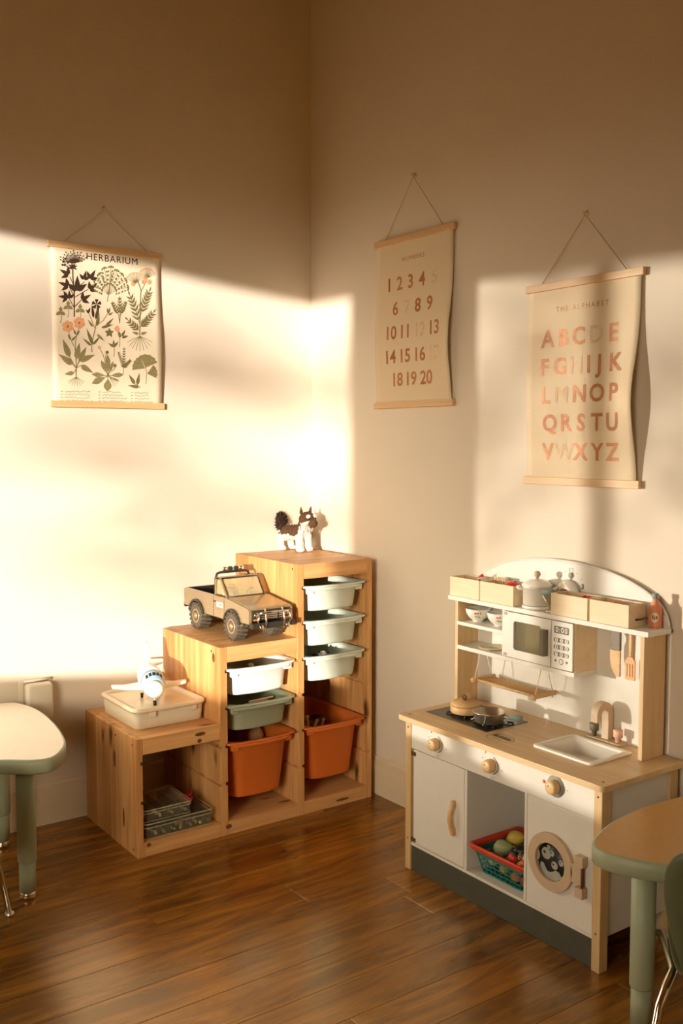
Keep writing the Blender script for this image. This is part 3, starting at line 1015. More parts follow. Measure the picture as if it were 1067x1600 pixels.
g.ball((0, -.072, .130), (.035, .033, .031))
g.ball((-.020, -.078, .121), (.018, .018, .018))
g.ball((.020, -.078, .121), (.018, .018, .018))
for s in (-1, 1):
    g.tube([(s * .021, -.048, .070), (s * .022, -.050, .035), (s * .022, -.051, .010)], [.017, .016, .0165], 12)
    g.ball((s * .022, -.055, .011), (.017, .021, .011))
    g.tube([(s * .022, .054, .066), (s * .025, .062, .036), (s * .025, .056, .010)], [.021, .013, .0135], 12)
    g.ball((s * .025, .050, .010), (.014, .019, .010))
body = obj('body', g, 'husky', t, weld=False)
rm = body.modifiers.new('remesh', 'REMESH')
rm.mode = 'VOXEL'
rm.voxel_size = 0.0026
rm.use_smooth_shade = True
sm = body.modifiers.new('smooth', 'SMOOTH')
sm.iterations = 4
def tufts(g, c, r, n, ln, rad, rnd, up=0.0):
    for i in range(n):
        th = rnd.uniform(0, 2 * PI)
        z = rnd.uniform(-1, 1)
        q = Vector((math.sqrt(1 - z * z) * math.cos(th), math.sqrt(1 - z * z) * math.sin(th), z))
        p = Vector((c[0] + q.x * r[0], c[1] + q.y * r[1], c[2] + q.z * r[2]))
        d = (q + Vector((0, 0, up)) + Vector((rnd.uniform(-.3, .3),) * 3)).normalized()
        g.tube([p - d * ln * .3, p + d * ln * .4, p + d * ln], [rad, rad * .7, rad * .05], 4)
rnd = random.Random(5)
g = G()
g.tube([(0, .070, .078), (-.004, .084, .096), (-.006, .086, .118), (-.006, .080, .138)], [.013, .018, .020, .012], 12)
tufts(g, (-.005, .084, .112), (.018, .018, .030), 150, .016, .003, rnd, .5)
obj('tail', g, 'fur_dark', t, weld=False)
for s in (-1, 1):
    g = G()
    g.rings([[(s * .010, -.066, .152), (s * .034, -.066, .148), (s * .033, -.055, .148), (s * .012, -.055, .153)], [(s * .016, -.067, .168), (s * .031, -.067, .165), (s * .030, -.059, .165), (s * .017, -.059, .168)], [(s * .026, -.065, .182), (s * .028, -.065, .182), (s * .028, -.064, .182), (s * .026, -.064, .182)]], True, True, True)
    e = obj('ear', g, 'fur_brown', t)
    e_ = e.modifiers.new('s', 'SUBSURF')
    e_.levels = e_.render_levels = 2
    obj('eye', G().ball((s * .0155, -.1025, .134), (.0042, .003, .0045), 12, 8), 'black', t)
    obj('brow_patch', G().ball((s * .015, -.0965, .143), (.010, .007, .0085), 14, 8), 'fur_white', t)
g = G().ball((0, -.106, .116), (.018, .020, .0155))
tufts(g, (0, -.104, .115), (.017, .017, .0145), 60, .006, .002, rnd)
mz = obj('muzzle', g, 'fur_brown', t, weld=False)
obj('nose', G().ball((0, -.1265, .1205), (.0062, .0045, .0045), 12, 8), 'black', t)
g = G()
tufts(g, (0, .01, .080), (.026, .055, .024), 130, .008, .0024, rnd, .3)
g2 = obj('back_fur', g, 'fur_brown', t, weld=False)
g = G()
tufts(g, (0, -.062, .094), (.026, .020, .020), 80, .009, .0026, rnd, -.8)
obj('chest_fur', g, 'fur_white', t, weld=False)

# ================================================================== WALL HANGINGS
def bulge(v, c, s):
    return math.exp(-((v - c) / s) ** 2)

def hanging(name, label, group, P, wdt, hgt, wfun, sheetmat, bar, hookpt, hooklabel):
    """P(u, v, w): u 0..1 across, v 0..1 downward, w metres off the wall"""
    base = P(.5, 0, 0)
    t = thing('wall_scroll', label, 'poster', base, group=group)
    nu, nv = 18, 40
    g = G()
    f = [[P(i / nu, j / nv, wfun(i / nu, j / nv)) for i in range(nu + 1)] for j in range(nv + 1)]
    b = [[P(i / nu, j / nv, wfun(i / nu, j / nv) - .0007) for i in range(nu + 1)] for j in range(nv + 1)]
    flatv = [p for r in f for p in r] + [p for r in b for p in r]
    n = (nu + 1) * (nv + 1)
    idx = lambda i, j: j * (nu + 1) + i
    fs = []
    for j in range(nv):
        for i in range(nu):
            q = (idx(i, j), idx(i + 1, j), idx(i + 1, j + 1), idx(i, j + 1))
            fs.append(q)
            fs.append(tuple(n + k for k in reversed(q)))
    edge = [idx(i, 0) for i in range(nu + 1)] + [idx(nu, j) for j in range(1, nv + 1)] + [idx(i, nv) for i in range(nu - 1, -1, -1)] + [idx(0, j) for j in range(nv - 1, 0, -1)]
    for a_, b_ in zip(edge, edge[1:] + edge[:1]):
        fs.append((b_, a_, n + a_, n + b_))
    g.add(flatv, fs, True)
    sheet = obj('sheet', g, sheetmat, t)
    e = .010 / wdt
    for (v0, v1, nm) in ((-.012 / hgt, .010 / hgt, 'top_bar'), (1 - .008 / hgt, 1 + .014 / hgt, 'bottom_bar')):
        vs_ = [P(u, v, w) for u in (-e, 1 + e) for v in (v0, v1) for w in (.002, .016)]
        g = G()
        g.add(vs_, [(0, 1, 3, 2), (4, 6, 7, 5), (0, 4, 5, 1), (2, 3, 7, 6), (0, 2, 6, 4), (1, 5, 7, 3)])
        o = obj(nm, g, bar, t, .0012)
    hp = Vector(hookpt)
    a = Vector(P(.12, -.012 / hgt, .009))
    b2 = Vector(P(.88, -.012 / hgt, .009))
    top = hp + Vector((0, 0, -.004))
    g = G()
    g.tube([a, top, b2], .0016, 6)
    obj('hanging_string', g, 'string', t)
    # hook in the wall
    out = Vector(P(.5, 0, 1)) - Vector(P(.5, 0, 0))
    w0 = hp - out * ((hp - Vector(P(.5, 0, 0))).dot(out))
    h = thing('wall_hook', hooklabel, 'hook', tuple(w0), group='hooks of the wall scrolls')
    g = G()
    q = w0 + out * .0035
    g.tube([w0 + out * .0012, q], [.0055, .005], 14)
    obj('backplate', g, 'hookmetal', h)
    g = G()
    g.tube([w0 + Vector((0, 0, .008)) + out * .003, w0 + out * .010 + Vector((0, 0, .004)), w0 + out * .011 + Vector((0, 0, -.006)), w0 + out * .016 + Vector((0, 0, -.004)), w0 + out * .017 + Vector((0, 0, .006))], .0028, 8)
    obj('hook_arm', g, 'hookmetal', h)
    return t, sheet

# --- herbarium on the left wall (plane y = 0)
HU0, HU1, HZ0, HZ1 = -1.079, -0.674, 2.018, 1.478
def PH(u, v, w):
    return (HU0 + (HU1 - HU0) * u, -w, HZ0 + (HZ1 - HZ0) * v)
def wH(u, v):
    return .0085 + .011 * (u ** 5) * bulge(v, .62, .30) + .005 * ((1 - u) ** 5) * bulge(v, .5, .3) + .0012 * math.sin(7 * v + 2 * u)
tH, sH = hanging('herbarium', 'illustrated plant chart titled HERBARIUM on the left wall', 'scrolls hanging on the walls', PH, .405, .540, wH, 'paper', 'barwood', (-.883, -.011, 2.161), 'small pale hook above the plant chart on the left wall')
def huv(x, y):
    u = v = .5
    for _ in range(6):
        yt = 380 + 80 * u
        yb = 1445 + 7 * u
        v = (y - yt) / (yb - yt)
        xl = 118 + 32 * v
        xr = 882 + 30 * v
        u = (x - xl) / (xr - xl)
    return u, v
lay = [0]
def hpt(x, y):
    u, v = huv(x, y)
    return PH(u, v, wH(u, v) + .0005 + lay[0])
def leafp(g, x, y, ang, ln, wd, mi=0, tip=0.6, heart=False):
    """leaf from its base at (x, y); ang in degrees, 0 = right, 90 = up"""
    ca, sa = math.cos(math.radians(ang)), -math.sin(math.radians(ang))
    up, lo = [], []
    for k in range(1, 7):
        t = k / 7
        h = wd * .40 * math.sin(PI * t ** tip) ** 1.05
        up.append((t * ln, h))
        lo.append((t * ln, -h))
    o = [(0, 0)] + up + [(ln, 0)] + lo[::-1]
    lay[0] = (lay[0] + .00004) % .0006
    g.poly([hpt(x + a * ca - b * sa, y + a * sa + b * ca) for a, b in o], mi)
def stemp(g, pts, w, mi=0):
    lay[0] = (lay[0] + .00004) % .0006
    Lp, Rp = [], []
    for i, (x, y) in enumerate(pts):
        a = pts[max(0, i - 1)]
        b = pts[min(len(pts) - 1, i + 1)]
        d = math.hypot(b[0] - a[0], b[1] - a[1]) or 1
        nx, ny = -(b[1] - a[1]) / d, (b[0] - a[0]) / d
        Lp.append((x + nx * w / 2, y + ny * w / 2))
        Rp.append((x - nx * w / 2, y - ny * w / 2))
    for i in range(len(pts) - 1):
        g.poly([hpt(*Lp[i]), hpt(*Lp[i + 1]), hpt(*Rp[i + 1]), hpt(*Rp[i])], mi)
def dotp(g, x, y, r, mi=0, n=10):
    lay[0] = (lay[0] + .00004) % .0006
    g.poly([hpt(x + r * math.cos(2 * PI * k / n), y + r * math.sin(2 * PI * k / n)) for k in range(n)], mi)
def fanp(g, x, y, ang, r, spread, mi=0):
    lay[0] = (lay[0] + .00004) % .0006
    g.poly([hpt(x, y)] + [hpt(x + r * (1 - .06 * (k % 2)) * math.cos(math.radians(ang - spread / 2 + spread * k / 8)), y - r * (1 - .06 * (k % 2)) * math.sin(math.radians(ang - spread / 2 + spread * k / 8))) for k in range(9)], mi)
INK = ['ink_brown', 'ink_olive', 'ink_sage', 'ink_pink']
def plant(fn):
    g = G()
    fn(g)
    obj('plant_print', g, INK, sH, weld=False)
def p1(g):      # dark rue with a seed head
    stemp(g, [(283, 865), (280, 700), (270, 600), (268, 520)], 8, 0)
    for k in range(26):
        a = 15 + k * 6.2
        r = 60 + 38 * ((k * 7) % 5) / 4
        x, y = 272 + r * math.cos(math.radians(a)), 508 - r * math.sin(math.radians(a)) * .85
        stemp(g, [(272, 510), (x, y)], 3, 0)
        dotp(g, x, y, 5, 0, 6)
    for (x, y) in ((205, 500), (220, 480), (200, 520), (235, 505), (215, 520)):
        stemp(g, [(262, 550), (x, y)], 3, 0)
        dotp(g, x, y, 8, 0, 7)
    for a in (60, 110, 150, 200, 330, 20):
        leafp(g, 270, 535, a, 34, 16, 0)
    for (x, y, sc, an) in ((240, 585, .9, 150), (238, 660, .9, 160), (232, 735, .8, 175), (250, 740, .7, 95), (345, 615, .8, 75), (388, 610, .9, 60), (385, 680, .9, 40), (335, 750, .9, 30), (300, 690, 1.3, 90)):
        for d, l in ((0, 78), (55, 62), (-55, 62)):
            leafp(g, x, y, an + d, l * sc, 36 * sc, 0)
    for (x, y) in ((250, 600), (245, 665), (245, 740)):
        stemp(g, [(278, y + 60), (x, y)], 5, 0)
    for (x, y) in ((350, 630), (375, 680), (335, 745)):
        stemp(g, [(282, y + 55), (x, y)], 5, 0)
def p2(g):      # maidenhair fern
    stemp(g, [(508, 760), (520, 690), (535, 560)], 5, 2)
    rn = random.Random(2)
    for k in range(9):
        a = 10 + k * 20
        r0 = 150 if 3 < k < 6 else 135
        ex, ey = 530 + r0 * .85 * math.cos(math.radians(a)), 690 - r0 * math.sin(math.radians(a))
        stemp(g, [(515, 715), ((515 + ex) / 2, (712 + ey) / 2 - 10), (ex, ey)], 3, 2)
        for q in range(5):
            t = .35 + .16 * q
            x, y = 515 + (ex - 515) * t, 712 + (ey - 712) * t
            for s in (-1, 1):
                fanp(g, x + 9 * math.cos(math.radians(a + s * 55)), y - 9 * math.sin(math.radians(a + s * 55)), a + s * 55 + rn.uniform(-10, 10), 15, 80, 1 if (q + k) % 3 else 2)
        fanp(g, ex, ey, a, 20, 85, 1)
def p3(g):      # dog rose twig on the right with roots
    stemp(g, [(742, 990), (745, 800), (748, 680), (720, 610)], 7, 1)
    stemp(g, [(748, 690), (790, 620)], 5, 1)
    for (cx_, cy_, n, r, a0, a1) in ((705, 640, 13, 72, 35, 150), (790, 605, 13, 66, 25, 140)):
        for k in range(n):
            a = a0 + (a1 - a0) * k / (n - 1)
            x, y = cx_ + r * math.cos(math.radians(a)), cy_ - r * math.sin(math.radians(a))
            stemp(g, [(cx_, cy_), (x, y)], 2.5, 1)
            dotp(g, x, y, 6, 3, 6)
    for (x, y) in ((693, 640), (768, 628), (810, 628), (780, 605)):
        for q in range(5):
            dotp(g, x + 10 * math.cos(q * 1.26), y + 10 * math.sin(q * 1.26), 9, 3, 7)
        dotp(g, x, y, 4, 1, 6)
    def branch(pts, n, l):
        stemp(g, pts, 5, 1)
        for k in range(n):
            t = .1 + .88 * k / n
            i = min(int(t * (len(pts) - 1)), len(pts) - 2)
            f = t * (len(pts) - 1) - i
            x = pts[i][0] + (pts[i + 1][0] - pts[i][0]) * f
            y = pts[i][1] + (pts[i + 1][1] - pts[i][1]) * f
            a = math.degrees(math.atan2(-(pts[i + 1][1] - pts[i][1]), pts[i + 1][0] - pts[i][0]))
            for s in (-1, 1):
                leafp(g, x, y, a + s * 40, l * (1 - .35 * t), 17, 1)
        leafp(g, pts[-1][0], pts[-1][1], a, l * .6, 14, 1)
    branch([(740, 900), (705, 800), (668, 715)], 6, 62)
    branch([(748, 840), (780, 760), (810, 690)], 6, 62)
    branch([(745, 930), (790, 890), (840, 830)], 6, 55)
    branch([(738, 950), (700, 920), (655, 880)], 4, 50)
    for (x, y, a, l, w) in ((735, 975, 165, 52, 26), (750, 975, 15, 50, 26)):
        leafp(g, x, y, a, l, w, 2)
    for k in range(9):
        a = -20 - 140 * k / 8
        stemp(g, [(744, 990), (744 + 55 * math.cos(math.radians(a)), 995 - 45 * math.sin(math.radians(a))), (744 + 95 * math.cos(math.radians(a)), 1000 - 90 * math.sin(math.radians(a)))], 3, 1)
def p4(g):      # lance-leaved plant in the middle
    stemp(g, [(408, 1100), (402, 1050), (430, 930), (440, 860), (436, 800)], 5, 1)
    stemp(g, [(432, 920), (480, 890), (520, 830)], 4, 1)
    stemp(g, [(425, 940), (395, 870), (378, 830)], 4, 1)
    for q in range(5):
        fanp(g, 434, 778, 90 + q * 72, 34, 48, 0)
    for (x, y, a, l, w, m) in ((412, 1050, 112, 120, 30, 1), (412, 1050, 48, 80, 22, 1), (440, 925, 82, 95, 30, 1), (430, 880, 78, 110, 26, 0), (415, 870, 98, 95, 24, 0), (500, 925, 45, 80, 24, 1), (470, 935, 15, 90, 24, 1), (400, 1055, 140, 75, 22, 1), (440, 980, -40, 70, 24, 2), (410, 930, 125, 60, 18, 1),
                            (515, 840, 70, 45, 22, 1), (520, 840, 110, 40, 20, 1), (378, 835, 70, 36, 20, 0), (382, 840, 130, 34, 16, 0), (520, 850, 30, 38, 18, 1)):
        leafp(g, x, y, a, l, w, m)
def p5(g):      # small herringbone twig
    for (bx, tx, ty) in ((600, 595, 735), (590, 545, 770), (602, 640, 765)):
        stemp(g, [(598, 905), (bx, 850), (tx, ty)], 4, 1)
        for k in range(5):
            t = .15 + .18 * k
            x, y = bx + (tx - bx) * t, 850 + (ty - 850) * t
            a = 90 + (bx - tx) * .35
            for s in (-1, 1):
                leafp(g, x, y, a + s * 38, 40 - 4 * k, 12, 1)
        leafp(g, tx, ty + 10, 90, 24, 11, 1)
def p6(g):      # clovers and pink flowers, left
    for (x, y) in ((190, 835), (240, 795), (322, 815)):
        stemp(g, [(x, y), (x + 6, y + 45), (x - 3, y + 75)], 4, 2)
        for a in (90, 210, 330):
            leafp(g, x, y, a, 38, 32, 2, .8)
    for (x, y) in ((240, 930), (318, 905)):
        for q in range(6):
            dotp(g, x + 24 * math.cos(math.radians(q * 60 + 20)), y + 24 * math.sin(math.radians(q * 60 + 20)), 17, 3, 10)
        dotp(g, x, y, 8, 1, 8)
    stemp(g, [(244, 960), (258, 1010), (282, 1060)], 4, 1)
    stemp(g, [(316, 930), (300, 990), (290, 1060)], 4, 1)
    for (x, y, a) in ((300, 990, 60), (296, 985, 115), (268, 1025, 50), (262, 1020, 120)):
        leafp(g, x, y, a, 48, 16, 1)
def p7(g):      # broad leaves with root, bottom left
    stemp(g, [(300, 1280), (300, 1180), (290, 1060)], 6, 1)
    for (x, y, a, l, w) in ((255, 1135, 112, 130, 52), (300, 1150, 80, 115, 50), (318, 1160, 62, 110, 46), (322, 1160, 22, 115, 50), (278, 1185, 145, 120, 54), (330, 1190, -30, 100, 48), (285, 1240, 190, 66, 36)):
        stemp(g, [(300, 1210), (x, y)], 4, 1)
        leafp(g, x, y, a, l, w, 2)
        ca, sa = math.cos(math.radians(a)), -math.sin(math.radians(a))
        stemp(g, [(x, y), (x + l * .9 * ca, y + l * .9 * sa)], 2.5, 1)
    for k in range(8):
        a = -20 - 20 * k
        stemp(g, [(300, 1268), (300 + 34 * math.cos(math.radians(a)), 1278 - 22 * math.sin(math.radians(a))), (300 + 58 * math.cos(math.radians(a)), 1285 - 48 * math.sin(math.radians(a)))], 2.5, 1)
def p8(g):      # sundew rosette
    for (a, l, w) in ((115, 100, 40), (92, 130, 44), (70, 90, 28), (5, 95, 40), (175, 100, 40), (205, 110, 56), (268, 90, 70), (335, 70, 20)):
        ca, sa = math.cos(math.radians(a)), -math.sin(math.radians(a))
        stemp(g, [(520, 1258), (520 + 30 * ca, 1258 + 30 * sa)], 5, 1)
        leafp(g, 520 + 15 * ca, 1258 + 15 * sa, a, l, w, 2, 1.3)
    for pts, m in (([(505, 1190), (485, 1120), (458, 1068)], 3), ([(510, 1180), (500, 1130), (512, 1100)], 1), ([(540, 1230), (565, 1210), (568, 1188)], 1)):
        stemp(g, pts, 4, 1)
        dotp(g, pts[-1][0], pts[-1][1], 12, m, 9)
    for k in range(5):
        a = -15 - 12 * k
        stemp(g, [(530, 1265), (530 + 75 * math.cos(math.radians(a)), 1265 - 75 * math.sin(math.radians(a)))], 2.5, 1)
def p9(g):      # rosemary sprig
    for (tx, ty) in ((632, 1065), (590, 1095), (680, 1150)):
        stemp(g, [(625, 1250), (630, 1200), (tx, ty)], 3.5, 1)
        for k in range(8):
            t = k / 8
            x, y = 630 + (tx - 630) * t, 1200 + (ty - 1200) * t
            a = math.degrees(math.atan2(1200 - ty, tx - 630))
            for s in (-1, 1):
                leafp(g, x, y, a + s * 45, 26 - 1.4 * k, 8, 1)
def p10(g):     # ginkgo and small leaves, bottom right
    stemp(g, [(790, 1310), (795, 1230), (780, 1190)], 4, 2)
    fanp(g, 785, 1200, 70, 92, 95, 2)
    fanp(g, 780, 1205, 150, 92, 75, 2)
    fanp(g, 800, 1240, 15, 74, 80, 2)
    for k in range(7):
        for (x, y, a, r, s) in ((785, 1200, 70, 86, 85), (780, 1205, 150, 86, 66), (800, 1240, 15, 70, 70)):
            b = math.radians(a - s / 2 + s * k / 6)
            stemp(g, [(x, y), (x + r * math.cos(b), y - r * math.sin(b))], 1.6, 1)
    stemp(g, [(752, 1335), (735, 1322), (712, 1310)], 4, 1)
    for (x, y, a, l, w) in ((712, 1312, 125, 80, 32), (728, 1318, 80, 84, 32), (742, 1332, 172, 84, 28)):
        leafp(g, x, y, a, l, w, 1)
def p11(g):     # strawberry and clover bits in the middle
    for q in range(5):
        leafp(g, 526, 968, 90 + q * 72, 32, 24, 1, .9)
    stemp(g, [(528, 975), (545, 1000)], 3, 1)
    dotp(g, 580, 942, 18, 3, 10)
    dotp(g, 582, 930, 11, 3, 8)
    stemp(g, [(582, 960), (602, 1010), (598, 1065)], 3.5, 1)
    for (x, y, a) in ((605, 1000, 105), (615, 990, 60), (615, 1000, 15)):
        leafp(g, x, y, a, 50, 24, 1)
    stemp(g, [(560, 1130), (562, 1060)], 3.5, 1)
    for a in (95, 150, 50):
        leafp(g, 560, 1062, a, 48, 22, 1)
for f in (p1, p2, p3, p4, p5, p6, p7, p8, p9, p10, p11):
    plant(f)
g = G()
u0, v0 = huv(540, 480)
def hn(x, y):
    u, v = u0 + x / .405, v0 - y / .540
    return PH(u, v, wH(u, v) + .0012)
put_text(g, 'HERBARIUM', .033, hn, 0, 1.12)
obj('title_lettering', g, 'ink_brown', sH)
g = G()
rnd = random.Random(11)
for col_, (x0, x1) in enumerate(((200, 425), (455, 660), (685, 860))):
    for r in range(4):
        y = 1366 + 21 * r + (1 if col_ else 0)
        xx = x0 + 26
        stemp(g, [(x0, y), (x0 + 12, y)], 4, 1)
        end = x1 - rnd.randint(0, 50)
        pts = []
        while xx < end:
            pts.append((xx, y + rnd.choice((-5, 4, -3, 5, 0))))
            xx += 5
        stemp(g, pts, 2.6, 1)
o = obj('caption_script', g, INK, sH, weld=False)

# --- numbers and alphabet on the right wall (plane x = 0)
def mkP(y0, y1, z0, z1):
    return lambda u, v, w: (-w, y0 + (y1 - y0) * u, z0 + (z1 - z0) * v)
PN = mkP(-.447, -.862, 2.062, 1.480)
def wN(u, v):
    return .0085 + .024 * u ** 6 * bulge(v, .66, .22) + .010 * (1 - u) ** 5 * bulge(v, .55, .25) + .0016 * math.sin(11 * v + 3 * u) * math.sin(PI * v)
tN, sN = hanging('numbers', 'canvas chart of copper numbers 1 to 20 titled NUMBERS', 'scrolls hanging on the walls', PN, .415, .582, wN, 'canvas', 'barwood_y', (-.011, -.655, 2.272), 'small pale hook above the numbers chart')
PA = mkP(-1.210, -1.622, 1.806, 1.228)
def wA(u, v):
    return .0085 + .036 * u ** 7 * bulge(v, .60, .27) + .010 * (1 - u) ** 5 * bulge(v, .5, .25) + .0016 * math.sin(9 * v + 2 * u) * math.sin(PI * v)
tA, sA = hanging('alphabet', 'canvas chart of copper letters A to Z titled THE ALPHABET', 'scrolls hanging on the walls', PA, .412, .578, wA, 'canvas', 'barwood_y', (-.011, -1.424, 1.998), 'small pale hook above the alphabet chart')
def chart(P, W, w, wid, hgt, sheet, title, tv, rows, size, off):
    def put(s, u, v, sz, of, sp=1.0, nm='letter', mt='copper'):
        g = G()
        for du in ((-.0016, 0, .0016) if s in 'MW' and len(s) == 1 else (0,)):
          put_text(g, s, sz, lambda x, y: P(u + (x + du) / wid, v - y / hgt, w(min(1, max(0, u + x / wid)), v - y / hgt) + .0009 + du * .02), 0 if s in 'MW' and len(s) == 1 else of, sp)
        obj(nm, g, mt, sheet)
    put(title, .5, tv, .021, 0, 1.45, 'title_lettering')
    for v, items in rows:
        for s, u in items:
            put(s, u, v, size, off, mt='copperglint' if s in ('5', '7', '12', '17', 'D', 'H', 'M', 'W') else 'copper')  # the listed characters get the painted glint
chart(PN, 0, wN, .415, .582, sN, 'NUMBERS', .122, [
    (.265, list(zip('12345', (.18, .32, .465, .615, .775)))),
    (.415, list(zip('6789', (.265, .42, .565, .72)))),
    (.562, list(zip(('10', '11', '12', '13'), (.21, .40, .595, .785)))),
    (.710, list(zip(('14', '15', '16', '17'), (.20, .395, .59, .78)))),
    (.852, list(zip(('18', '19', '20'), (.29, .475, .68))))], .066, .0014)
chart(PA, 0, wA, .412, .578, sA, 'THE ALPHABET', .122, [
    (.272, list(zip('ABCDE', (.19, .335, .475, .63, .78)))),
    (.417, list(zip('FGHIJK', (.165, .305, .455, .567, .665, .805)))),
    (.562, list(zip('LMNOP', (.18, .325, .49, .65, .80)))),
    (.707, list(zip('QRSTU', (.22, .37, .512, .655, .795)))),
    (.855, list(zip('VWXYZ', (.205, .36, .51, .66, .795))))], .070, .0018)

# --- outlet cover on the left wall
t = thing('outlet_cover', 'white outlet cover box on the left wall behind the table', 'outlet', (-1.162, 0, .40))
g = G().box(-1.220, -1.106, -.006, -.0003, .372, .522)
obj('wall_plate', g, 'plugwhite', t, .002)
R = [[(p[0], -.0062, p[1]) for p in [(q[0], q[1]) for q in rr(.094, .132, .012, 5, -1.158, .448)]],
     [(p[0], -.040, p[1]) for p in [(q[0], q[1]) for q in rr(.090, .128, .014, 5, -1.158, .448)]],
     [(p[0], -.048, p[1]) for p in [(q[0], q[1]) for q in rr(.076, .114, .012, 5, -1.158, .448)]]]
obj('cover_box', G().rings(R), 'plugwhite', t)
obj('cover_hinge', G().cyl(.005, -.045, .045, (-1.158, -.010, .519), 'x', 12), 'plugwhite', t)

# ================================================================== PLAY KITCHEN
KX = -0.328
t = KT = thing('play_kitchen', 'wooden toy kitchen with white panels standing against the right wall', 'play kitchen', (-.17, -1.397, 0))
for y0, y1 in ((-1.013, -1.039), (-1.757, -1.783)):
    obj('leg', G().box(-.330, -.298, y0, y1, 0, .4765), 'beech_z', t, .0015)
    obj('leg', G().box(-.052, -.020, y0, y1, 0, .4765), 'beech_z', t, .0015)
for z in (.10, .455):
    for y in (-1.026, -1.770):
        obj('screw_cap', G().cyl(.0028, -.3306, -.330, (0, y, z), 'x', 8), 'brownhinge', t)
def plate(xs, ys, skip, z0, z1):
    g = G()
    for i in range(len(xs) - 1):
        for j in range(len(ys) - 1):
            if (i, j) != skip:
                g.box(xs[i], xs[i + 1], ys[j], ys[j + 1], z0, z1)
    return g
# worktop with a cut-out for the basin
sx0, sx1, sy0, sy1 = -.240, -.086, -1.671, -1.480
def ringpts(w, d, r, cx, cy, z, n=4):
    return rr(w, d, r, n, cx, cy, z)
oc = (-.182, -1.397)
O = rr(.334, .806, .012, 4, oc[0], oc[1], 0)
I = rr(sx1 - sx0, sy1 - sy0, .012, 4, (sx0 + sx1) / 2, (sy0 + sy1) / 2, 0)
zz = lambda R_, z: [(p[0], p[1], z) for p in R_]
g = G().rings([zz(O, .477), zz(O, .493), zz(I, .493), zz(I, .477), zz(O, .477)], False, False, False)
obj('worktop', g, 'beech', t, .0012)
for p in ((-.318, -1.775), (-.318, -1.02)):
    obj('screw_cap', G().cyl(.004, .493, .4934, (p[0], p[1], 0), 'z', 10), 'brownhinge', t)
obj('control_panel', G().box(-.328, -.316, -1.0395, -1.7565, .391, .4768), 'white', t, .001)
obj('side_panel', G().box(-.298, -.052, -1.022, -1.030, .083, .4768), 'white', t)
obj('side_panel', G().box(-.298, -.052, -1.766, -1.774, .083, .4768), 'white', t)
obj('back_board', G().box(-.028, -.021, -1.0395, -1.7565, .083, .4768), 'white', t)
obj('floor_panel', G().box(-.328, -.0285, -1.0395, -1.7565, .081, .090), 'white', t, .001)
obj('divider', G().box(-.328, -.0285, -1.2825, -1.2925, .0905, .3905), 'white', t, .001)
obj('divider', G().box(-.328, -.0285, -1.5195, -1.5285, .0905, .3905), 'white', t, .001)
obj('washer_front', G().box(-.328, -.318, -1.5305, -1.7560, .0905, .3900), 'white', t, .001)
obj('toe_board', G().box(-.324, -.314, -1.0395, -1.7565, 0.0005, .0808), 'toekick', t, .001)
d = obj('door', G().box(-.328, -.318, -1.0500, -1.2805, .0925, .3885), 'white', t, .0015)
hp_ = []
g = G()
prof = [(-.328, .179), (-.341, .179)] + [(-.341 - .011 * math.sin(PI * k / 8), .186 + (.278 - .186) * k / 8) for k in range(0, 9)] + [(-.341, .285), (-.328, .285), (-.328, .262)] + [(-.332 - .008 * math.sin(PI * k / 6), .262 - (.262 - .202) * k / 6) for k in range(0, 7)] + [(-.328, .202)]
g.prism(prof, 'y', -1.246, -1.234)
obj('door_handle', g, 'knobwood', d, .0015)
for z in (.376, .102):
    obj('hinge', G().box(-.3295, -.328, -1.0405, -1.062, z - .006, z + .006), 'brownhinge', d)
# knobs
for i, (y, z) in enumerate(((-1.158, .434), (-1.392, .433), (-1.629, .441))):
    k = obj('control_knob', G().lathe([(.0185, -.3285), (.0190, -.336), (.0175, -.350), (.012, -.3525), (.001, -.353)], (0, y, z), 'x', 24), 'knobwood', t)
    obj('knob_dot', G().cyl(.0018, -.3536, -.3529, (0, y + .004, z + .005), 'x', 8), 'brownhinge', k)
    if i < 2:
        g = G()
        for a0, a1 in ((-155, -95), (-80, 75)):
            A = arc(0, 0, .0265, a0, a1, 14)
            B = arc(0, 0, .0235, a0, a1, 14)
            for q in range(14):
                g.poly([(-.3284, y - A[q][0], z + A[q][1]), (-.3284, y - A[q + 1][0], z + A[q + 1][1]), (-.3284, y - B[q + 1][0], z + B[q + 1][1]), (-.3284, y - B[q][0], z + B[q][1])])
        obj('dial_print', g, 'greyprint', t)
        g = G()
        put_text(g, '200', .012, lambda u, v: (-.3284, y - .004 - u, z - .036 + v))
        put_text(g, '0', .010, lambda u, v: (-.3284, y - .008 - u, z + .034 + v))
        put_text(g, '50', .008, lambda u, v: (-.3284, y + .036 - u, z + .012 + v))
        put_text(g, '150', .008, lambda u, v: (-.3284, y - .040 - u, z - .006 + v))
        obj('dial_numbers', g, 'bubble', t)
        g = G().poly([(-.3284, y + .024 + .0025 * math.cos(a * PI / 4), z + .030 + .0025 * math.sin(a * PI / 4)) for a in range(8)])
        g.poly([(-.3284, y + .0228, z + .032), (-.3284, y + .0252, z + .032), (-.3284, y + .0252, z + .040), (-.3284, y + .0228, z + .040)])
        obj('thermometer_print', g, 'redprint' if i else 'greyprint', t)
    else:
        obj('knob_plate', G().cyl(.0295, -.3295, -.3281, (0, y, z), 'x', 28), 'bubble', t)
        obj('power_dot', G().cyl(.005, -.3288, -.3281, (0, y + .040, z + .002), 'x', 14), 'redprint', t)
        g = G()
        for a in (0,):
            g.box(-.3284, -.3281, y - .042, y - .037, z - .001, z + .001)
        obj('dial_print', g, 'bubble', t)
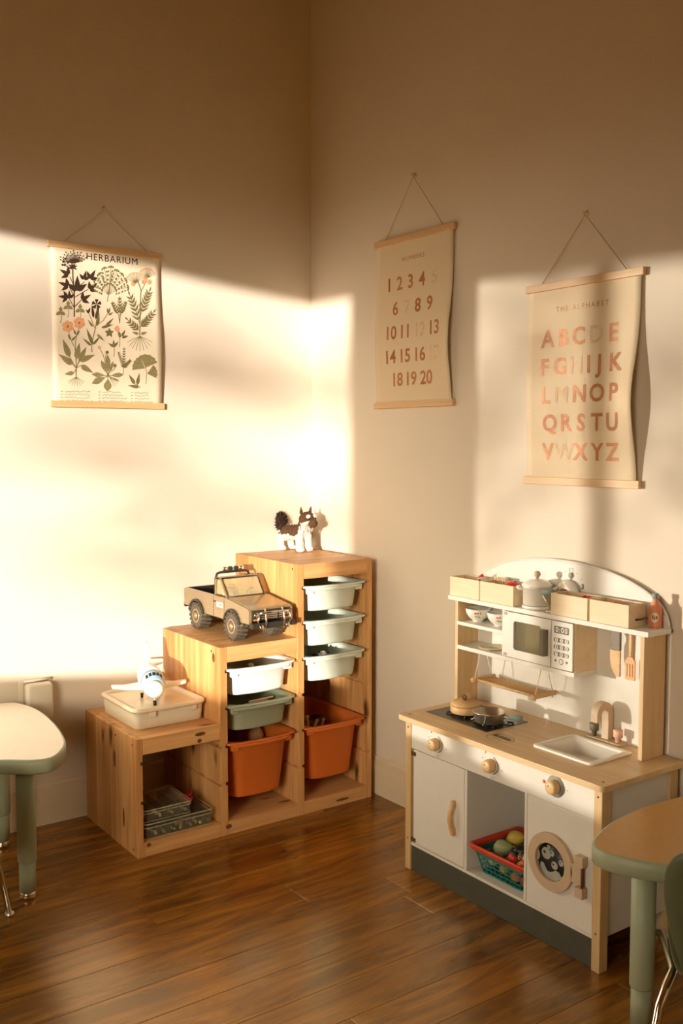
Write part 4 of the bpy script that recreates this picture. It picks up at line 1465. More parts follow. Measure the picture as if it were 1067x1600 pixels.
# inner shelf rest seen in the open bay
g = G().prism([(-1.519, -.060), (-1.440, -.060), (-1.440, -.100), (-1.462, -.112), (-1.475, -.104), (-1.519, -.135)], 'z', .300, .306)
for v in g.bm.verts:
    v.co.x, v.co.y = v.co.y, v.co.x
obj('bay_shelf', g, 'hob', t)
# washing machine door
wy, wz = -1.622, .236
RO, RI = .0775, .0505
g = G()
Ao = [(-.328, wy + RO * math.cos(2 * PI * k / 40), wz + RO * math.sin(2 * PI * k / 40)) for k in range(40)]
Ai = [(-.328, wy + RI * math.cos(2 * PI * k / 40), wz + RI * math.sin(2 * PI * k / 40)) for k in range(40)]
sh = lambda R_, x: [(x, p[1], p[2]) for p in R_]
g.rings([sh(Ai, -.3285), sh(Ao, -.3285), sh(Ao, -.3400), sh(Ai, -.3400), sh(Ai, -.3285)], False, False, False)
wd_ = obj('washer_ring', g, 'taupe', t, .0012)
obj('washer_arm', G().box(-.3285, -.340, wy - RO + .006, -1.7285, wz - .024, wz + .024), 'taupe', wd_, .0012)
obj('washer_glass', G().cyl(.0500, -.3300, -.3283, (0, wy, wz), 'x', 40), 'washblack', wd_)
g = G()
def disc(g, y, z, r, x, mi=0, n=18, a0=0, a1=360):
    g.poly([(x, y - r * math.cos(math.radians(a0 + (a1 - a0) * k / n)), z + r * math.sin(math.radians(a0 + (a1 - a0) * k / n))) for k in range(n)], mi)
for (dy, dz, r) in ((-.020, .016, .016), (-.012, .036, .0055), (.000, .021, .0075), (.031, .006, .0085), (.009, -.008, .011)):
    disc(g, wy - dy, wz + dz, r, -.3303, 0)
    disc(g, wy - dy + r * .35, wz + dz + r * .15, r * .28, -.3305, 1, 10)
pts = [(-.040, -.014), (-.030, -.012), (-.022, -.022), (-.014, -.031), (-.004, -.030), (.004, -.026), (.014, -.020), (.026, -.022), (.032, -.030), (.038, -.028), (.030, -.039), (.016, -.047), (0, -.0495), (-.016, -.047), (-.030, -.039), (-.040, -.028)]
g.poly([(-.3303, wy - a, wz + b) for a, b in pts])
obj('bubble_print', g, ['bubble', 'washblack'], wd_)
g = G()
for (cy_, cz_, r) in ((-.058, .004, .016), (.052, -.034, .010)):
    g.poly([(-.3306, wy - (cy_ + r * math.cos(2 * PI * k / 16)), wz + cz_ + r * 1.25 * math.sin(2 * PI * k / 16)) for k in range(16)])
obj('ring_lobe', g, 'taupe', wd_)
for z in (wz + .041, wz - .041):
    obj('hinge_block', G().box(-.3285, -.350, -1.7145, -1.7405, z - .0135, z + .0135), 'taupe', wd_, .001)
obj('hinge_pin', G().cyl(.004, wz - .050, wz + .050, (-.3415, -1.7335, 0), 'z', 10), 'brownhinge', wd_)
# hob
hb = obj('hob_plate', G().box(-.262, -.086, -1.032, -1.301, .4932, .4948), 'hob', t, .0006)
for y in (-1.128, -1.250):
    g = G()
    for k in range(4):
        a = PI / 4 + k * PI / 2
        c_, s_ = math.cos(a), math.sin(a)
        g.tube([(-.182 + .012 * c_, y + .012 * s_, .4995), (-.182 + .056 * c_, y + .056 * s_, .4995), (-.182 + .060 * c_, y + .060 * s_, .4952)], .0032, 6)
    g.tube([(-.182 + .030 * math.cos(k * PI / 10), y + .030 * math.sin(k * PI / 10), .4995) for k in range(20)], .003, 6, closed=True)
    obj('pan_rest', g, 'black', hb)
# printed emblem on the worktop
g = G()
n = 30
for r0, r1 in ((1.0, .955),):
    for k in range(n):
        a, b = 2 * PI * k / n, 2 * PI * (k + 1) / n
        g.poly([(-.268 + .034 * r0 * math.cos(a), -1.366 + .046 * r0 * math.sin(a), .4933), (-.268 + .034 * r0 * math.cos(b), -1.366 + .046 * r0 * math.sin(b), .4933), (-.268 + .034 * r1 * math.cos(b), -1.366 + .046 * r1 * math.sin(b), .4933), (-.268 + .034 * r1 * math.cos(a), -1.366 + .046 * r1 * math.sin(a), .4933)])
prev = None
tp = [(.030, .016, .008), (.022, .018, .004), (.014, .010, .002), (.008, .017, .005), (.0, .009, .002), (-.006, .016, .006), (-.013, .009, .003), (-.020, .015, .006), (-.027, .007, .004), (-.032, .010, .003)]
for (y, h, w) in tp:
    g.poly([(-.262 - .004, -1.366 + y - w, .4934), (-.262 + h, -1.366 + y - w * .3, .4934), (-.262 + h, -1.366 + y + w * .3, .4934), (-.262 - .004, -1.366 + y + w, .4934)])
g.box(-.268, -.264, -1.400, -1.334, .4932, .4934)
g.box(-.284, -.282, -1.384, -1.348, .4932, .4934)
obj('emblem_print', g, 'greyprint', t)
# basin
cx, cy = (sx0 + sx1) / 2, (sy0 + sy1) / 2
w, dd = sx1 - sx0, sy1 - sy0
R = [rr(w + .022, dd + .022, .016, 5, cx, cy, .4934), rr(w + .024, dd + .024, .018, 5, cx, cy, .497), rr(w + .018, dd + .018, .016, 5, cx, cy, .4992), rr(w - .014, dd - .014, .012, 5, cx, cy, .4990), rr(w - .020, dd - .020, .012, 5, cx, cy, .495),
     rr(w - .034, dd - .034, .012, 5, cx, cy, .462), rr(w - .044, dd - .044, .010, 5, cx, cy, .458)]
R = [rr(w - .036, dd - .036, .010, 5, cx, cy, .455), rr(w - .024, dd - .024, .012, 5, cx, cy, .462), rr(w - .006, dd - .006, .012, 5, cx, cy, .4925)] + R
obj('basin', G().rings(R), 'enamel', t)
# tap
fy = -1.562
fb = obj('tap_base', G().rings([rr(.036, .122, .006, 4, -.046, fy, .4932), rr(.036, .122, .006, 4, -.046, fy, .5005)], smooth=False), 'taupe', t, .0012)
ax, az = -.064, .5760
P_ = [(-.032, .5008)] + arc(ax, az, .035, -8, 186, 18) + [(ax - .0355, .556), (ax - .0145, .556)] + arc(ax, az, .0145, 180, 0, 12) + [(-.052, .5008)]
obj('tap_spout', G().prism(P_, 'y', fy - .012, fy + .012), 'taupe', fb, .0015)
for y, m_ in ((fy + .042, 'greyhandle'), (fy - .042, 'pinkpaint')):
    k = obj('tap_handle', G().lathe([(.0075, .5008), (.0075, .516), (.0135, .5165), (.0135, .536), (.0115, .5375), (.001, .5378)], (-.046, y, 0), 'z', 18), m_, fb)
    k['label'] = 'grey wooden tap handle' if m_ == 'greyhandle' else 'pink wooden tap handle'

# upper part
obj('upright', G().box(-.112, -.0205, -1.000, -1.013, .4934, .8306), 'beech_z', t, .001)
obj('upright', G().box(-.112, -.0205, -1.7215, -1.7350, .4934, .8306), 'beech_z', t, .001)
n = 36
bp = [(-1.0135, .4934), (-1.7210, .4934), (-1.7210, .8305), (-1.742, .8305), (-1.742, .850)]
cyA, hw, hh = -1.362, .378, .139
ar_ = [(cyA - hw * math.cos(math.radians(a)), .850 + hh * math.sin(math.radians(a))) for a in [5 * i for i in range(1, 36)]]
bp += ar_ + [(-.984, .850), (-.984, .8305), (-1.0135, .8305)]
g = G().prism(bp, 'x', -.0200, -.0140)
obj('back_panel', g, 'white', t)
g = G()
arx = [(-.017, p[0], p[1]) for p in [(-1.742, .850)] + ar_ + [(-.984, .850)]]
g.tube(arx, .0042, 8)
obj('arch_edge', g, 'white', t)
obj('top_shelf', G().box(-.120, -.0205, -.973, -1.752, .8310, .8450), 'white', t, .001)
obj('shelf', G().box(-.116, -.0205, -1.0135, -1.2155, .7535, .7650), 'white', t, .001)
obj('shelf', G().box(-.118, -.0205, -1.0135, -1.5040, .6750, .6880), 'white', t, .001)
obj('divider', G().box(-.116, -.0205, -1.2160, -1.2260, .6885, .8306), 'white', t, .001)
# microwave
mw = obj('oven_side', G().box(-.112, -.0205, -1.4985, -1.5035, .6885, .8306), 'ply', t)
obj('oven_partition', G().box(-.110, -.0205, -1.4185, -1.4225, .6885, .8306), 'white', t)
obj('oven_back', G().box(-.026, -.0205, -1.2265, -1.4180, .6885, .8306), 'white', t)
dz0, dz1, dy0, dy1 = .6905, .8285, -1.2285, -1.4165
O = [(p[0], p[1]) for p in rr(dy0 - dy1, dz1 - dz0, .002, 4, (dy0 + dy1) / 2, (dz0 + dz1) / 2)]
I = [(p[0], p[1]) for p in rr(.112, .088, .009, 4, -1.3235, .7595)]
tx = lambda R_, x: [(x, p[0], p[1]) for p in R_]
md = obj('oven_door', G().rings([tx(O, -.112), tx(O, -.120), tx(I, -.120), tx(I, -.112), tx(O, -.112)], False, False, False), 'white', t)
obj('oven_window', G().rings([tx(I, -.1130), tx(I, -.1145)], True, True, False), 'clear', md)
g = G().prism([(-.120, -1.386), (-.134, -1.386), (-.139, -1.390), (-.139, -1.404), (-.134, -1.408), (-.120, -1.408)], 'z', .7205, .7985)
obj('oven_handle', g, 'greyhandle', md, .002)
for z in (.822, .697):
    obj('hinge', G().box(-.1215, -.120, -1.2280, -1.2400, z - .004, z + .004), 'bubble', md)
obj('keypad_panel', G().box(-.112, -.120, -1.4195, -1.4985, .6905, .8285), 'white', t, .001)
fx = -.1203
yk = -1.4575
rect = lambda g, y0, y1, z0, z1, x=fx, mi=0: g.poly([(x, y0, z0), (x, y1, z0), (x, y1, z1), (x, y0, z1)], mi)
g = G()
g.poly([(fx, p[0], p[1]) for p in rr(.056, .021, .004, 3, yk, .8040)])
obj('display_print', g, 'greyprint', t)
g = G()
put_text(g, '0:00', .021, lambda u, v: (-.1207, yk - u, .8035 + v), .0004, 1.25)
obj('display_digits', g, 'lightprint', t)
num = 1
for r, z in enumerate((.7740, .7535, .7330)):
    g = G()
    g.poly([(fx, p[0], p[1]) for p in rr(.058, .0125, .006, 3, yk, z)])
    obj('key_row_print', g, 'greyprint', t)
    g = G()
    for q in (-1, 0, 1):
        disc(g, yk - q * .0185, z, .0062, -.1206, 0, 14)
    obj('key_print', g, 'lightprint', t)
    g = G()
    for q in (-1, 0, 1):
        put_text(g, str(num), .0115, lambda u, v: (-.1209, yk - q * .0185 - u, z + v), .0003)
        num += 1
    obj('key_digits', g, 'greyprint', t)
g = G()
disc(g, yk, .7125, .0085, fx, 0)
disc(g, yk, .7125, .0060, -.1206, 1)
rect(g, yk - .0008, yk + .0008, .7115, .7150, -.1209)
for s in (-1, 1):
    disc(g, yk + s * .021, .7135, .0042, fx, 0, 8)
obj('start_key_print', g, ['greyprint', 'lightprint'], t)
# clock on the arched back
g = G()
cyk, czk = -1.402, .920
put_text(g, '12', .020, lambda u, v: (-.0203, cyk - u, czk + .043 + v), .0005, 1.15)
for k in range(12):
    a = math.radians(90 - 30 * k)
    if k in (0, 3):
        continue
    disc(g, cyk - .047 * math.cos(a), czk + .043 * math.sin(a), .0021, -.0203, 0, 8)
obj('clock_numerals', g, 'bubble', t)
g = G()
put_text(g, '3', .020, lambda u, v: (-.0203, cyk - .045 - u, czk + v), .0008)
obj('clock_numeral_three', g, 'black', t)
g = G().cyl(.0085, -.0235, -.0203, (0, cyk - .001, czk + .029), 'x', 20)
g.box(-.0232, -.0205, cyk - .0025, cyk + .0025, czk, czk + .025)
obj('clock_hand', g, 'bubble', t)
# hooks for the tools under the top shelf
for y in (-1.595, -1.647):
    obj('tool_hook', G().tube([(-.048, y, .8308), (-.048, y, .824), (-.056, y, .820), (-.058, y, .826)], .0018, 6), 'hookmetal', t)

# ---------------------------------------------------------------- things on and in the kitchen
GB = 'open wooden food boxes on top of the toy kitchen'
def wbox(label, y0, y1, x0=-.1165, x1=-.0450, z0=.8452, h=.062, writing=False):
    t = thing('wooden_box', label, 'box', ((x0 + x1) / 2, (y0 + y1) / 2, z0), group=GB)
    th = .0055
    a, b = max(y0, y1), min(y0, y1)
    obj('bottom_panel', G().box(x0 + th, x1 - th, b + th, a - th, z0, z0 + .004), 'ply', t)
    obj('front_panel', G().box(x0, x0 + th, b, a, z0, z0 + h), 'ply', t, .0008)
    obj('back_panel', G().box(x1 - th, x1, b, a, z0, z0 + h), 'ply', t, .0008)
    for yy0, yy1 in ((b, b + th), (a - th, a)):
        o = obj('end_panel', G().box(x0 + th + .0002, x1 - th - .0002, yy0, yy1, z0, z0 + h), 'ply', t, .0008)
    if writing:
        g = G()
        put_text(g, 'Melissa & Doug', .0098, lambda u, v: (-.058 + u, b - .0005, z0 + .020 + v), .0003)
        obj('lettering', g, 'black', t)
    return t
wbox('leftmost open wooden box on top shelf, holding red and green food', -.978, -1.114)
wbox('second open wooden box from the left, with a red tomato on top', -1.1175, -1.262)
wbox('open wooden box right of the white pot, with dark red food', -1.4115, -1.546)
wbox('rightmost open wooden box beside the bottle, dark lettering on its end', -1.5535, -1.686, writing=True)
def on(name, label, c, parts, rz=0, cat='toy food', group=None):
    t = thing(name, label, cat, c, rz, group=group, local=True)
    for nm, g, m_ in parts:
        obj(nm, g, m_, t)
    return t
GFD = 'toy food in the open boxes'
on('toy_pepper', 'dark red toy chilli leaning in the leftmost wooden box', (-.055, -1.050, .868), [('pod', G().tube([(0, .020, 0), (0, .006, .018), (0, -.010, .040), (0, -.016, .050)], [.010, .012, .008, .003], 10), 'veg_red'), ('stem', G().tube([(0, .020, 0), (0, .026, -.004)], .003), 'veg_dark')], group=GFD)
on('toy_sushi', 'white toy roll with dark green end in leftmost wooden box', (-.075, -1.085, .892), [('roll', G().cyl(.014, -.016, .014, (0, 0, .006), 'x', 18), 'veg_cream'), ('filling', G().cyl(.0095, -.0172, -.0158, (0, 0, .006), 'x', 14), 'veg_dark')], group=GFD, rz=.3)
g = G()
for k in range(7):
    g.box(-.004, .004, -.026 + k * .0078, -.0195 + k * .0078, -.016, .018 + .003 * math.sin(k))
t_ = thing('toy_bread', 'tan ridged toy slice standing at the back of wooden boxes', 'toy food', (-.050, -1.145, .902), 0, local=True, group=GFD)
obj('slice', G().box(-.0042, .0042, -.027, .029, -.032, .014), 'veg_cream', t_, .002)
for k in range(6):
    obj('ridge', G().box(-.0062, -.0044, -.024 + k * .0085, -.0185 + k * .0085, -.020, .013), 'knobwood', t_)
on('toy_tomato', 'bright red toy tomato half on the second wooden box', (-.080, -1.222, .892), [('flesh', G().ball((0, 0, .004), (.026, .030, .019), 22, 12), 'veg_red'), ('stalk_spot', G().ball((.012, 0, .020), (.005, .005, .003), 10, 6), 'veg_dark')], group=GFD)
on('toy_berry', 'dark red toy berries piled in the box right of the pot', (-.062, -1.500, .882), [('berry', G().ball((.004 * (k % 3) - .004, .017 - .0085 * k, .008 + .006 * (k % 2)), .009, 10, 8), 'veg_red') for k in range(5)], group=GFD)
on('toy_bun', 'orange toy bun in the box right of the pot', (-.085, -1.445, .878), [('bun', G().ball((0, 0, .010), (.020, .020, .013)), 'veg_orange'), ('seam_ring', G().tube([(.0203 * math.cos(k * PI / 10), .0203 * math.sin(k * PI / 10), .010) for k in range(20)], .0015, 6, closed=True), 'veg_cream')], group=GFD)
on('toy_carrot', 'orange toy carrot lying in the rightmost wooden box', (-.075, -1.620, .880), [('root', G().tube([(0, .026, .010), (0, .006, .016), (0, -.020, .008)], [.011, .011, .004], 12), 'veg_orange'), ('top', G().tube([(0, .026, .010), (0, .034, .008)], .005), 'veg_dark')], group=GFD)
ballthing('toy_block', 'dark brown toy lump at the bottom of the leftmost box', 'toy', 'veg_brown', (-.070, -1.020, .864), (.020, .024, .014))
ballthing('toy_egg', 'dark toy egg under the tomato in the second box', 'toy food', 'veg_dark', (-.062, -1.165, .864), (.018, .022, .014))

def ring_handle(g, y, s, z, r=.0045):
    g.tube([(0, s * y, z), (0, s * (y + .013), z + .004), (0, s * (y + .016), z + .001), (0, s * y, z - .008)], r, 8)
t = thing('stock_pot', 'white toy stock pot with lid standing on the top shelf', 'pot', (-.0745, -1.319, .8452), .62, local=True)
obj('pot_base', G().lathe([(.040, 0), (.043, .002), (.043, .009), (.041, .0105)], seg=28), 'bluegrey', t)
obj('pot_body', G().lathe([(.040, .0108), (.0415, .014), (.0425, .062), (.0445, .064), (.0445, .067), (.041, .067), (.039, .016), (.001, .014)], seg=32), 'potmetal', t)
obj('pot_rim', G().lathe([(.0410, .0002), (.0445, .003), (.0445, .008), (.0420, .0100)], seg=32), 'enamel', t)
for s in (-1, 1):
    g = G()
    g.tube([(-.010, s * .042, .056), (-.012, s * .054, .060), (.0, s * .058, .061), (.012, s * .054, .060), (.010, s * .042, .056)], .0050, 10)
    obj('handle', g, 'enamel', t)
ld = obj('lid', G().lathe([(.046, .0675), (.047, .070), (.040, .077), (.026, .085), (.010, .089), (.001, .0895)], seg=32), 'enamel', t)
obj('lid_knob', G().lathe([(.004, .089), (.005, .093), (.0095, .098), (.0105, .104), (.007, .111), (.001, .113)], seg=18), 'taupe', ld)
obj('foot', G().ball((-.037, -.016, .0042), .0040, 10, 6), 'black', t)
# lid leaning against the back with a dark knob
t = thing('pan_lid', 'grey pan lid with brown knob leaning behind the pot', 'lid', (-.034, -1.3985, .8455), 0, local=True)
TL = Matrix.Translation((0, 0, .046)) @ Matrix.Rotation(math.radians(-82), 4, 'Y')
def tilted(g):
    bmesh.ops.transform(g.bm, matrix=TL, verts=g.bm.verts)
    return g
obj('lid_disc', tilted(G().lathe([(.0455, -.003), (.046, 0), (.040, .006), (.020, .011), (.001, .012)], seg=32)), 'potmetal', t)
obj('knob_base', tilted(G().lathe([(.017, .0105), (.017, .019), (.012, .021), (.001, .0212)], (0, 0, 0), seg=20)), 'darkwood', t)
obj('knob', tilted(G().lathe([(.009, .0212), (.0095, .030), (.006, .0325), (.001, .033)], seg=18)), 'knobwood', t)
t = thing('toy_pan', 'blue grey handled toy pan between the pot and the boxes', 'toy pan', (-.094, -1.390, .8452), 0, local=True)
obj('handle', G().tube([(-.012, .020, .055), (-.010, -.006, .061), (-.009, -.017, .063)], [.0075, .008, .0078], 14), 'bluegrey', t)
obj('shaft', G().tube([(-.012, .020, .055), (-.006, .010, .030), (0, 0, .006)], .0035), 'steel', t)
obj('foot_plate', G().lathe([(.013, 0), (.014, .003), (.012, .006), (.001, .007)], seg=18), 'steel', t)

t = thing('toy_bottle', 'salmon pink toy bottle with grey cap on the shelf end', 'bottle', (-.044, -1.7165, .8452), 0, local=True)
obj('body', G().lathe([(.0165, 0), (.0175, .002), (.0175, .045), (.0165, .053), (.0095, .066), (.0078, .073), (.0078, .081), (.001, .081)], seg=24), 'salmon', t)
obj('cap', G().lathe([(.0092, .0795), (.0098, .081), (.0098, .090), (.0085, .0915), (.001, .092)], seg=18), 'bluegrey', t)
g = G()
V = []
for k in range(16):
    a = 2 * PI * k / 16
    ph = math.radians(212) + .62 * math.cos(a)
    V.append((.0179 * math.cos(ph), .0179 * math.sin(ph), .029 + .0135 * math.sin(a)))
ph = math.radians(212)
g.add(V + [(.0179 * math.cos(ph), .0179 * math.sin(ph), .029)], [(k, (k + 1) % 16, 16) for k in range(16)])
lb = obj('label_sticker', g, 'veg_cream', t)
g = G()
for k, (a0, z0_, h) in enumerate(((-.30, .024, .012), (-.05, .022, .010), (.22, .026, .008))):
    q = ph + a0
    g.poly([(.0182 * math.cos(q + d_), .0182 * math.sin(q + d_), z_) for d_, z_ in ((0, z0_), (.10, z0_), (.10, z0_ + h), (0, z0_ + h))])
obj('label_print', g, 'greyprint', lb)

def bowl(label, y):
    t = thing('toy_bowl', label, 'bowl', (-.068, y, .7652), 0, local=True, group='white bowls on the upper shelf')
    obj('shell', G().lathe([(.016, 0), (.0175, .002), (.019, .006), (.030, .014), (.0385, .028), (.0405, .043), (.0390, .0435), (.0370, .030), (.029, .017), (.014, .009), (.001, .009)], seg=32), 'enamel', t)
    g = G()
    g2 = G()
    def sp(a, z):
        r = .0352 + (z - .020) * .32 if z > .02 else .034
        r = {True: .0388, False: .0405}[z < .034] if False else (.0300 + (z - .014) * (.0085 / .014) if z < .028 else .0385 + (z - .028) * (.002 / .015)) + .0007
        return (r * math.cos(a), r * math.sin(a), z)
    for (a, z, w, h, gg) in ((-2.55, .029, .16, .006, g), (-2.35, .030, .14, .005, g), (-2.14, .029, .12, .006, g), (-2.50, .019, .20, .004, g2), (-2.25, .017, .20, .004, g2)):
        gg.poly([sp(a - w / 2, z), sp(a + w / 2, z), sp(a + w / 2, z + h), sp(a - w / 2, z + h)])
    obj('red_print', g, 'veg_orange', t)
    obj('blue_print', g2, 'bluegrey', t)
bowl('white toy bowl with printed marks at the left of the shelf', -1.060)
bowl('white toy bowl half hidden behind the microwave divider', -1.158)
t = thing('toy_plate', 'cream toy plate lying on the lower shelf under the bowls', 'plate', (-.068, -1.130, .6882), 0, local=True)
obj('dish', G().lathe([(.028, 0), (.030, .001), (.044, .005), (.0455, .0062), (.044, .0068), (.029, .0032), (.001, .0028)], seg=36), 'veg_cream', t)
g = G()
put_text(g, 'Bon appetit', .011, lambda u, v: (-.004 + v, -u, .0034)) if False else None
for k in range(9):
    g.poly([(-.006 + .003 * (k % 2), .020 - .005 * k, .0033), (-.003 + .003 * (k % 2), .020 - .005 * k, .0033), (-.003 + .003 * (k % 3), .0165 - .005 * k, .0033), (-.006 + .002 * (k % 3), .0165 - .005 * k, .0033)])
obj('scribble_print', g, 'veg_brown', t)

# swinging dish rack
t = thing('hanging_rack', 'slatted wooden rack hanging on white cords under the microwave', 'rack', (-.085, -1.235, .5855))
for y in (-1.105, -1.362):
    e_ = obj('end_bar', G().cyl(.0075, -.134, -.036, (0, y, .5905), 'x', 16), 'knobwood', t)
    for x in (-.122, -.048):
        obj('peg', G().cyl(.0028, -.0125, -.004, (x, y, .5905), 'z', 8), 'knobwood', e_)
    for x, xt in ((-.122, -.098), (-.048, -.074)):
        obj('cord', G().tube([(x, y, .5965), (xt, y, .6748)], .0017, 6), 'rope', e_)
for k in range(5):
    x = -.118 + .0165 * k
    obj('slat', G().cyl(.0034 if k else .0048, -1.3545, -1.1125, (x, 0, .5905), 'y', 10), 'knobwood', t)

# pots on the hob
t = thing('wooden_pot', 'round wooden toy pot with lid on the back-left hob ring', 'pot', (-.184, -1.132, .5030), 0, local=True)
obj('pot_body', G().lathe([(.046, 0), (.0485, .0015), (.0490, .022), (.0475, .023), (.001, .023)], seg=36), 'knobwood', t)
ld = obj('lid', G().lathe([(.0470, .0236), (.0500, .025), (.0490, .031), (.036, .0365), (.010, .0385), (.001, .0387)], seg=36), 'knobwood', t)
obj('lid_knob', G().lathe([(.006, .001), (.0100, .006), (.0115, .014), (.0100, .021), (.001, .0225)], (-.0125, -.005, .049), 'x', 18), 'knobwood', ld)
obj('knob_face', G().lathe([(.0100, -.0005), (.0100, .0008), (.001, .0009)], (-.0125, -.005, .049), 'x', 18), 'darkwood', ld)
obj('pan_handle', G().tube([(.030, -.036, .017), (.043, -.085, .019), (.047, -.105, .019)], [.006, .0075, .007], 10), 'darkwood', t)
for k in range(3):
    a = k * 2.1 + .5
    obj('foot', G().cyl(.003, -.0002, .0005, (.03 * math.cos(a), .03 * math.sin(a), 0), 'z', 8), 'chrome', t)
t = thing('toy_saucepan', 'open steel toy pan with blue grey handle on the hob', 'pan', (-.200, -1.250, .5030), 0, local=True)
obj('pan_body', G().lathe([(.040, 0), (.043, .0015), (.0495, .030), (.0515, .0315), (.0500, .0325), (.0480, .031), (.0415, .004), (.001, .003)], seg=36), 'steel', t)
h_ = obj('handle', G().tube([(.010, -.078, .028), (.017, -.100, .031), (.022, -.114, .032)], [.0072, .0082, .0078], 14), 'bluegrey', t)
obj('handle_shank', G().tube([(.004, -.046, .024), (.010, -.078, .028)], .0035), 'steel', h_)
g = G()
for a in (2.2, 3.6, 5.2):
    g.tube([(.043 * math.cos(a), .043 * math.sin(a), .008), (.052 * math.cos(a), .052 * math.sin(a), .002), (.055 * math.cos(a), .055 * math.sin(a), .0022)], .0022, 6)
obj('pan_feet', g, 'chrome', t)
obj('ladle_rest', G().tube([(-.03, .02, .0055), (.02, -.02, .0055)], .004), 'darkwood', t)

# knife and spatula
t = thing('toy_knife', 'wooden toy knife with grey handle hanging under the shelf', 'knife', (-.052, -1.595, .690))
blade = [(-1.612, .763), (-1.612, .690), (-1.604, .688), (-1.592, .697), (-1.582, .714), (-1.5775, .735), (-1.5775, .763)]
obj('blade', G().prism(blade, 'x', -.0555, -.0495), 'knobwood', t, .001)
hd = [(-1.612, .7632), (-1.5795, .7632), (-1.578, .772), (-1.584, .785), (-1.584, .797), (-1.578, .808), (-1.580, .8165), (-1.612, .8165)]
obj('handle', G().prism(hd, 'x', -.057, -.048), 'greyhandle', t, .0015)
t = thing('toy_spatula', 'slotted wooden toy spatula hanging right of the knife', 'spatula', (-.052, -1.646, .690))
g = G()
for k in range(4):
    y0 = -1.6295 - k * .0088
    g.box(-.054, -.050, y0, y0 - .0055, .697, .733)
g.box(-.054, -.050, -1.6295, -1.6614, .688, .697)
g.prism([(-1.6295, .733), (-1.6614, .733), (-1.6614, .740), (-1.652, .752), (-1.639, .752), (-1.6295, .740)], 'x', -.054, -.050)
obj('head', g, 'spatulawood', t)
obj('handle', G().box(-.0555, -.0485, -1.6405, -1.6505, .7525, .816), 'knobwood', t, .002)

# baskets of toy vegetables in the open bay
t = thing('shopping_basket', 'teal lattice basket with red rim full of toy vegetables', 'basket', (-.20, -1.406, .0905), 0)
bx, by = -.222, -1.406
bw0, bd0, bw1, bd1 = .150, .164, .184, .198
zb, zt = .0908, .158
def bring(tz, off=0.0):
    f = (tz - zb) / (zt - zb)
    return rr(bw0 + (bw1 - bw0) * f + off, bd0 + (bd1 - bd0) * f + off, .014, 3, bx, by, tz)
R = [bring(zb), bring(zb + .004), bring(zb + .004, -.006), bring(zb + .002, -.012)]
obj('base_tray', G().rings(R), 'teal', t)
for z in (.1085, .1225, .1365):
    g = G().tube(bring(z), .0014, 5, closed=True)
    obj('lattice_wire', g, 'teal', t)
def side_pt(s, f, z):
    q = (z - zb) / (zt - zb)
    w_ = bw0 + (bw1 - bw0) * q
    d_ = bd0 + (bd1 - bd0) * q
    if s == 'f':
        return (bx - w_ / 2, by + (f - .5) * (d_ - .02), z)
    if s == 'b':
        return (bx + w_ / 2, by + (f - .5) * (d_ - .02), z)
    if s == 'r':
        return (bx + (f - .5) * (w_ - .02), by - d_ / 2, z)
    return (bx + (f - .5) * (w_ - .02), by + d_ / 2, z)
for s, nn in (('f', 8), ('b', 8), ('r', 6), ('l', 6)):
    for k in range(nn + 1):
        obj('lattice_rib', G().tube([side_pt(s, k / nn, zb + .002), side_pt(s, k / nn, .150)], .0013, 5), 'teal', t)
R = [bring(.146, .002), bring(.158, .006), bring(.158, -.002), bring(.146, -.004)]
obj('upper_band', G().rings(R + [R[0]], False, False, False), 'teal', t)
R = [bring(.1585, .004), bring(.160, .016), bring(.172, .018), bring(.176, .014), bring(.176, .002), bring(.160, -.004)]
obj('rim', G().rings(R + [R[0]], False, False, True), 'red', t)
g = G().rings([rr(.004, .150, .0015, 3, bx + .10, by, .176), rr(.004, .150, .0015, 3, bx + .104, by, .196)])
obj('carry_handle', g, 'red', t)
GV = 'toy vegetables in the basket'
def veg(name, label, c, parts, rot=(0, 0, 0)):
    t = thing(name, label, 'toy food', (c[0] - .026, c[1], c[2]), 0, group=GV, local=True)
    t.rotation_euler = rot
    for nm, g, m_ in parts:
        obj(nm, g, m_, t)
stem = lambda x, y, z, l=.010: G().tube([(x, y, z), (x, y, z + l)], [.004, .003], 8)
veg('toy_lemon', 'yellow toy lemon at the top back of the basket', (-.188, -1.378, .188), [('fruit', G().lathe([(.001, -.031), (.005, -.029), (.012, -.022), (.021, -.008), (.022, .004), (.015, .020), (.006, .028), (.001, .031)], seg=18), 'veg_yellow'), ('tip', G().ball((0, 0, .030), .004, 10, 6), 'veg_brown')], (1.2, 0, .4))
veg('toy_avocado', 'pale green toy pear at the front of the basket', (-.236, -1.375, .172), [('fruit', G().lathe([(.001, -.026), (.012, -.024), (.022, -.012), (.022, .002), (.014, .018), (.008, .028), (.001, .031)], seg=18), 'veg_green'), ('stem', stem(0, 0, .030), 'veg_brown')], (1.3, .3, .3))
veg('toy_tomato', 'bright red toy strawberry behind the red rim', (-.258, -1.435, .164), [('fruit', G().lathe([(.001, -.018), (.009, -.012), (.0155, .002), (.014, .012), (.006, .016), (.001, .017)], seg=16), 'veg_red'), ('leaf', G().lathe([(.010, .0155), (.004, .0185), (.001, .019)], seg=6), 'veg_dark')], (.4, .2, 0))
veg('toy_cucumber', 'dark green toy cucumber at the back of the basket', (-.160, -1.430, .186), [('fruit', G().tube([(0, .045, 0), (0, .02, .006), (0, -.02, .006), (0, -.045, 0)], [.012, .018, .018, .012], 14), 'veg_dark'), ('end_cap', G().ball((0, .046, 0), .009, 10, 6), 'veg_green')], (0, .2, .3))
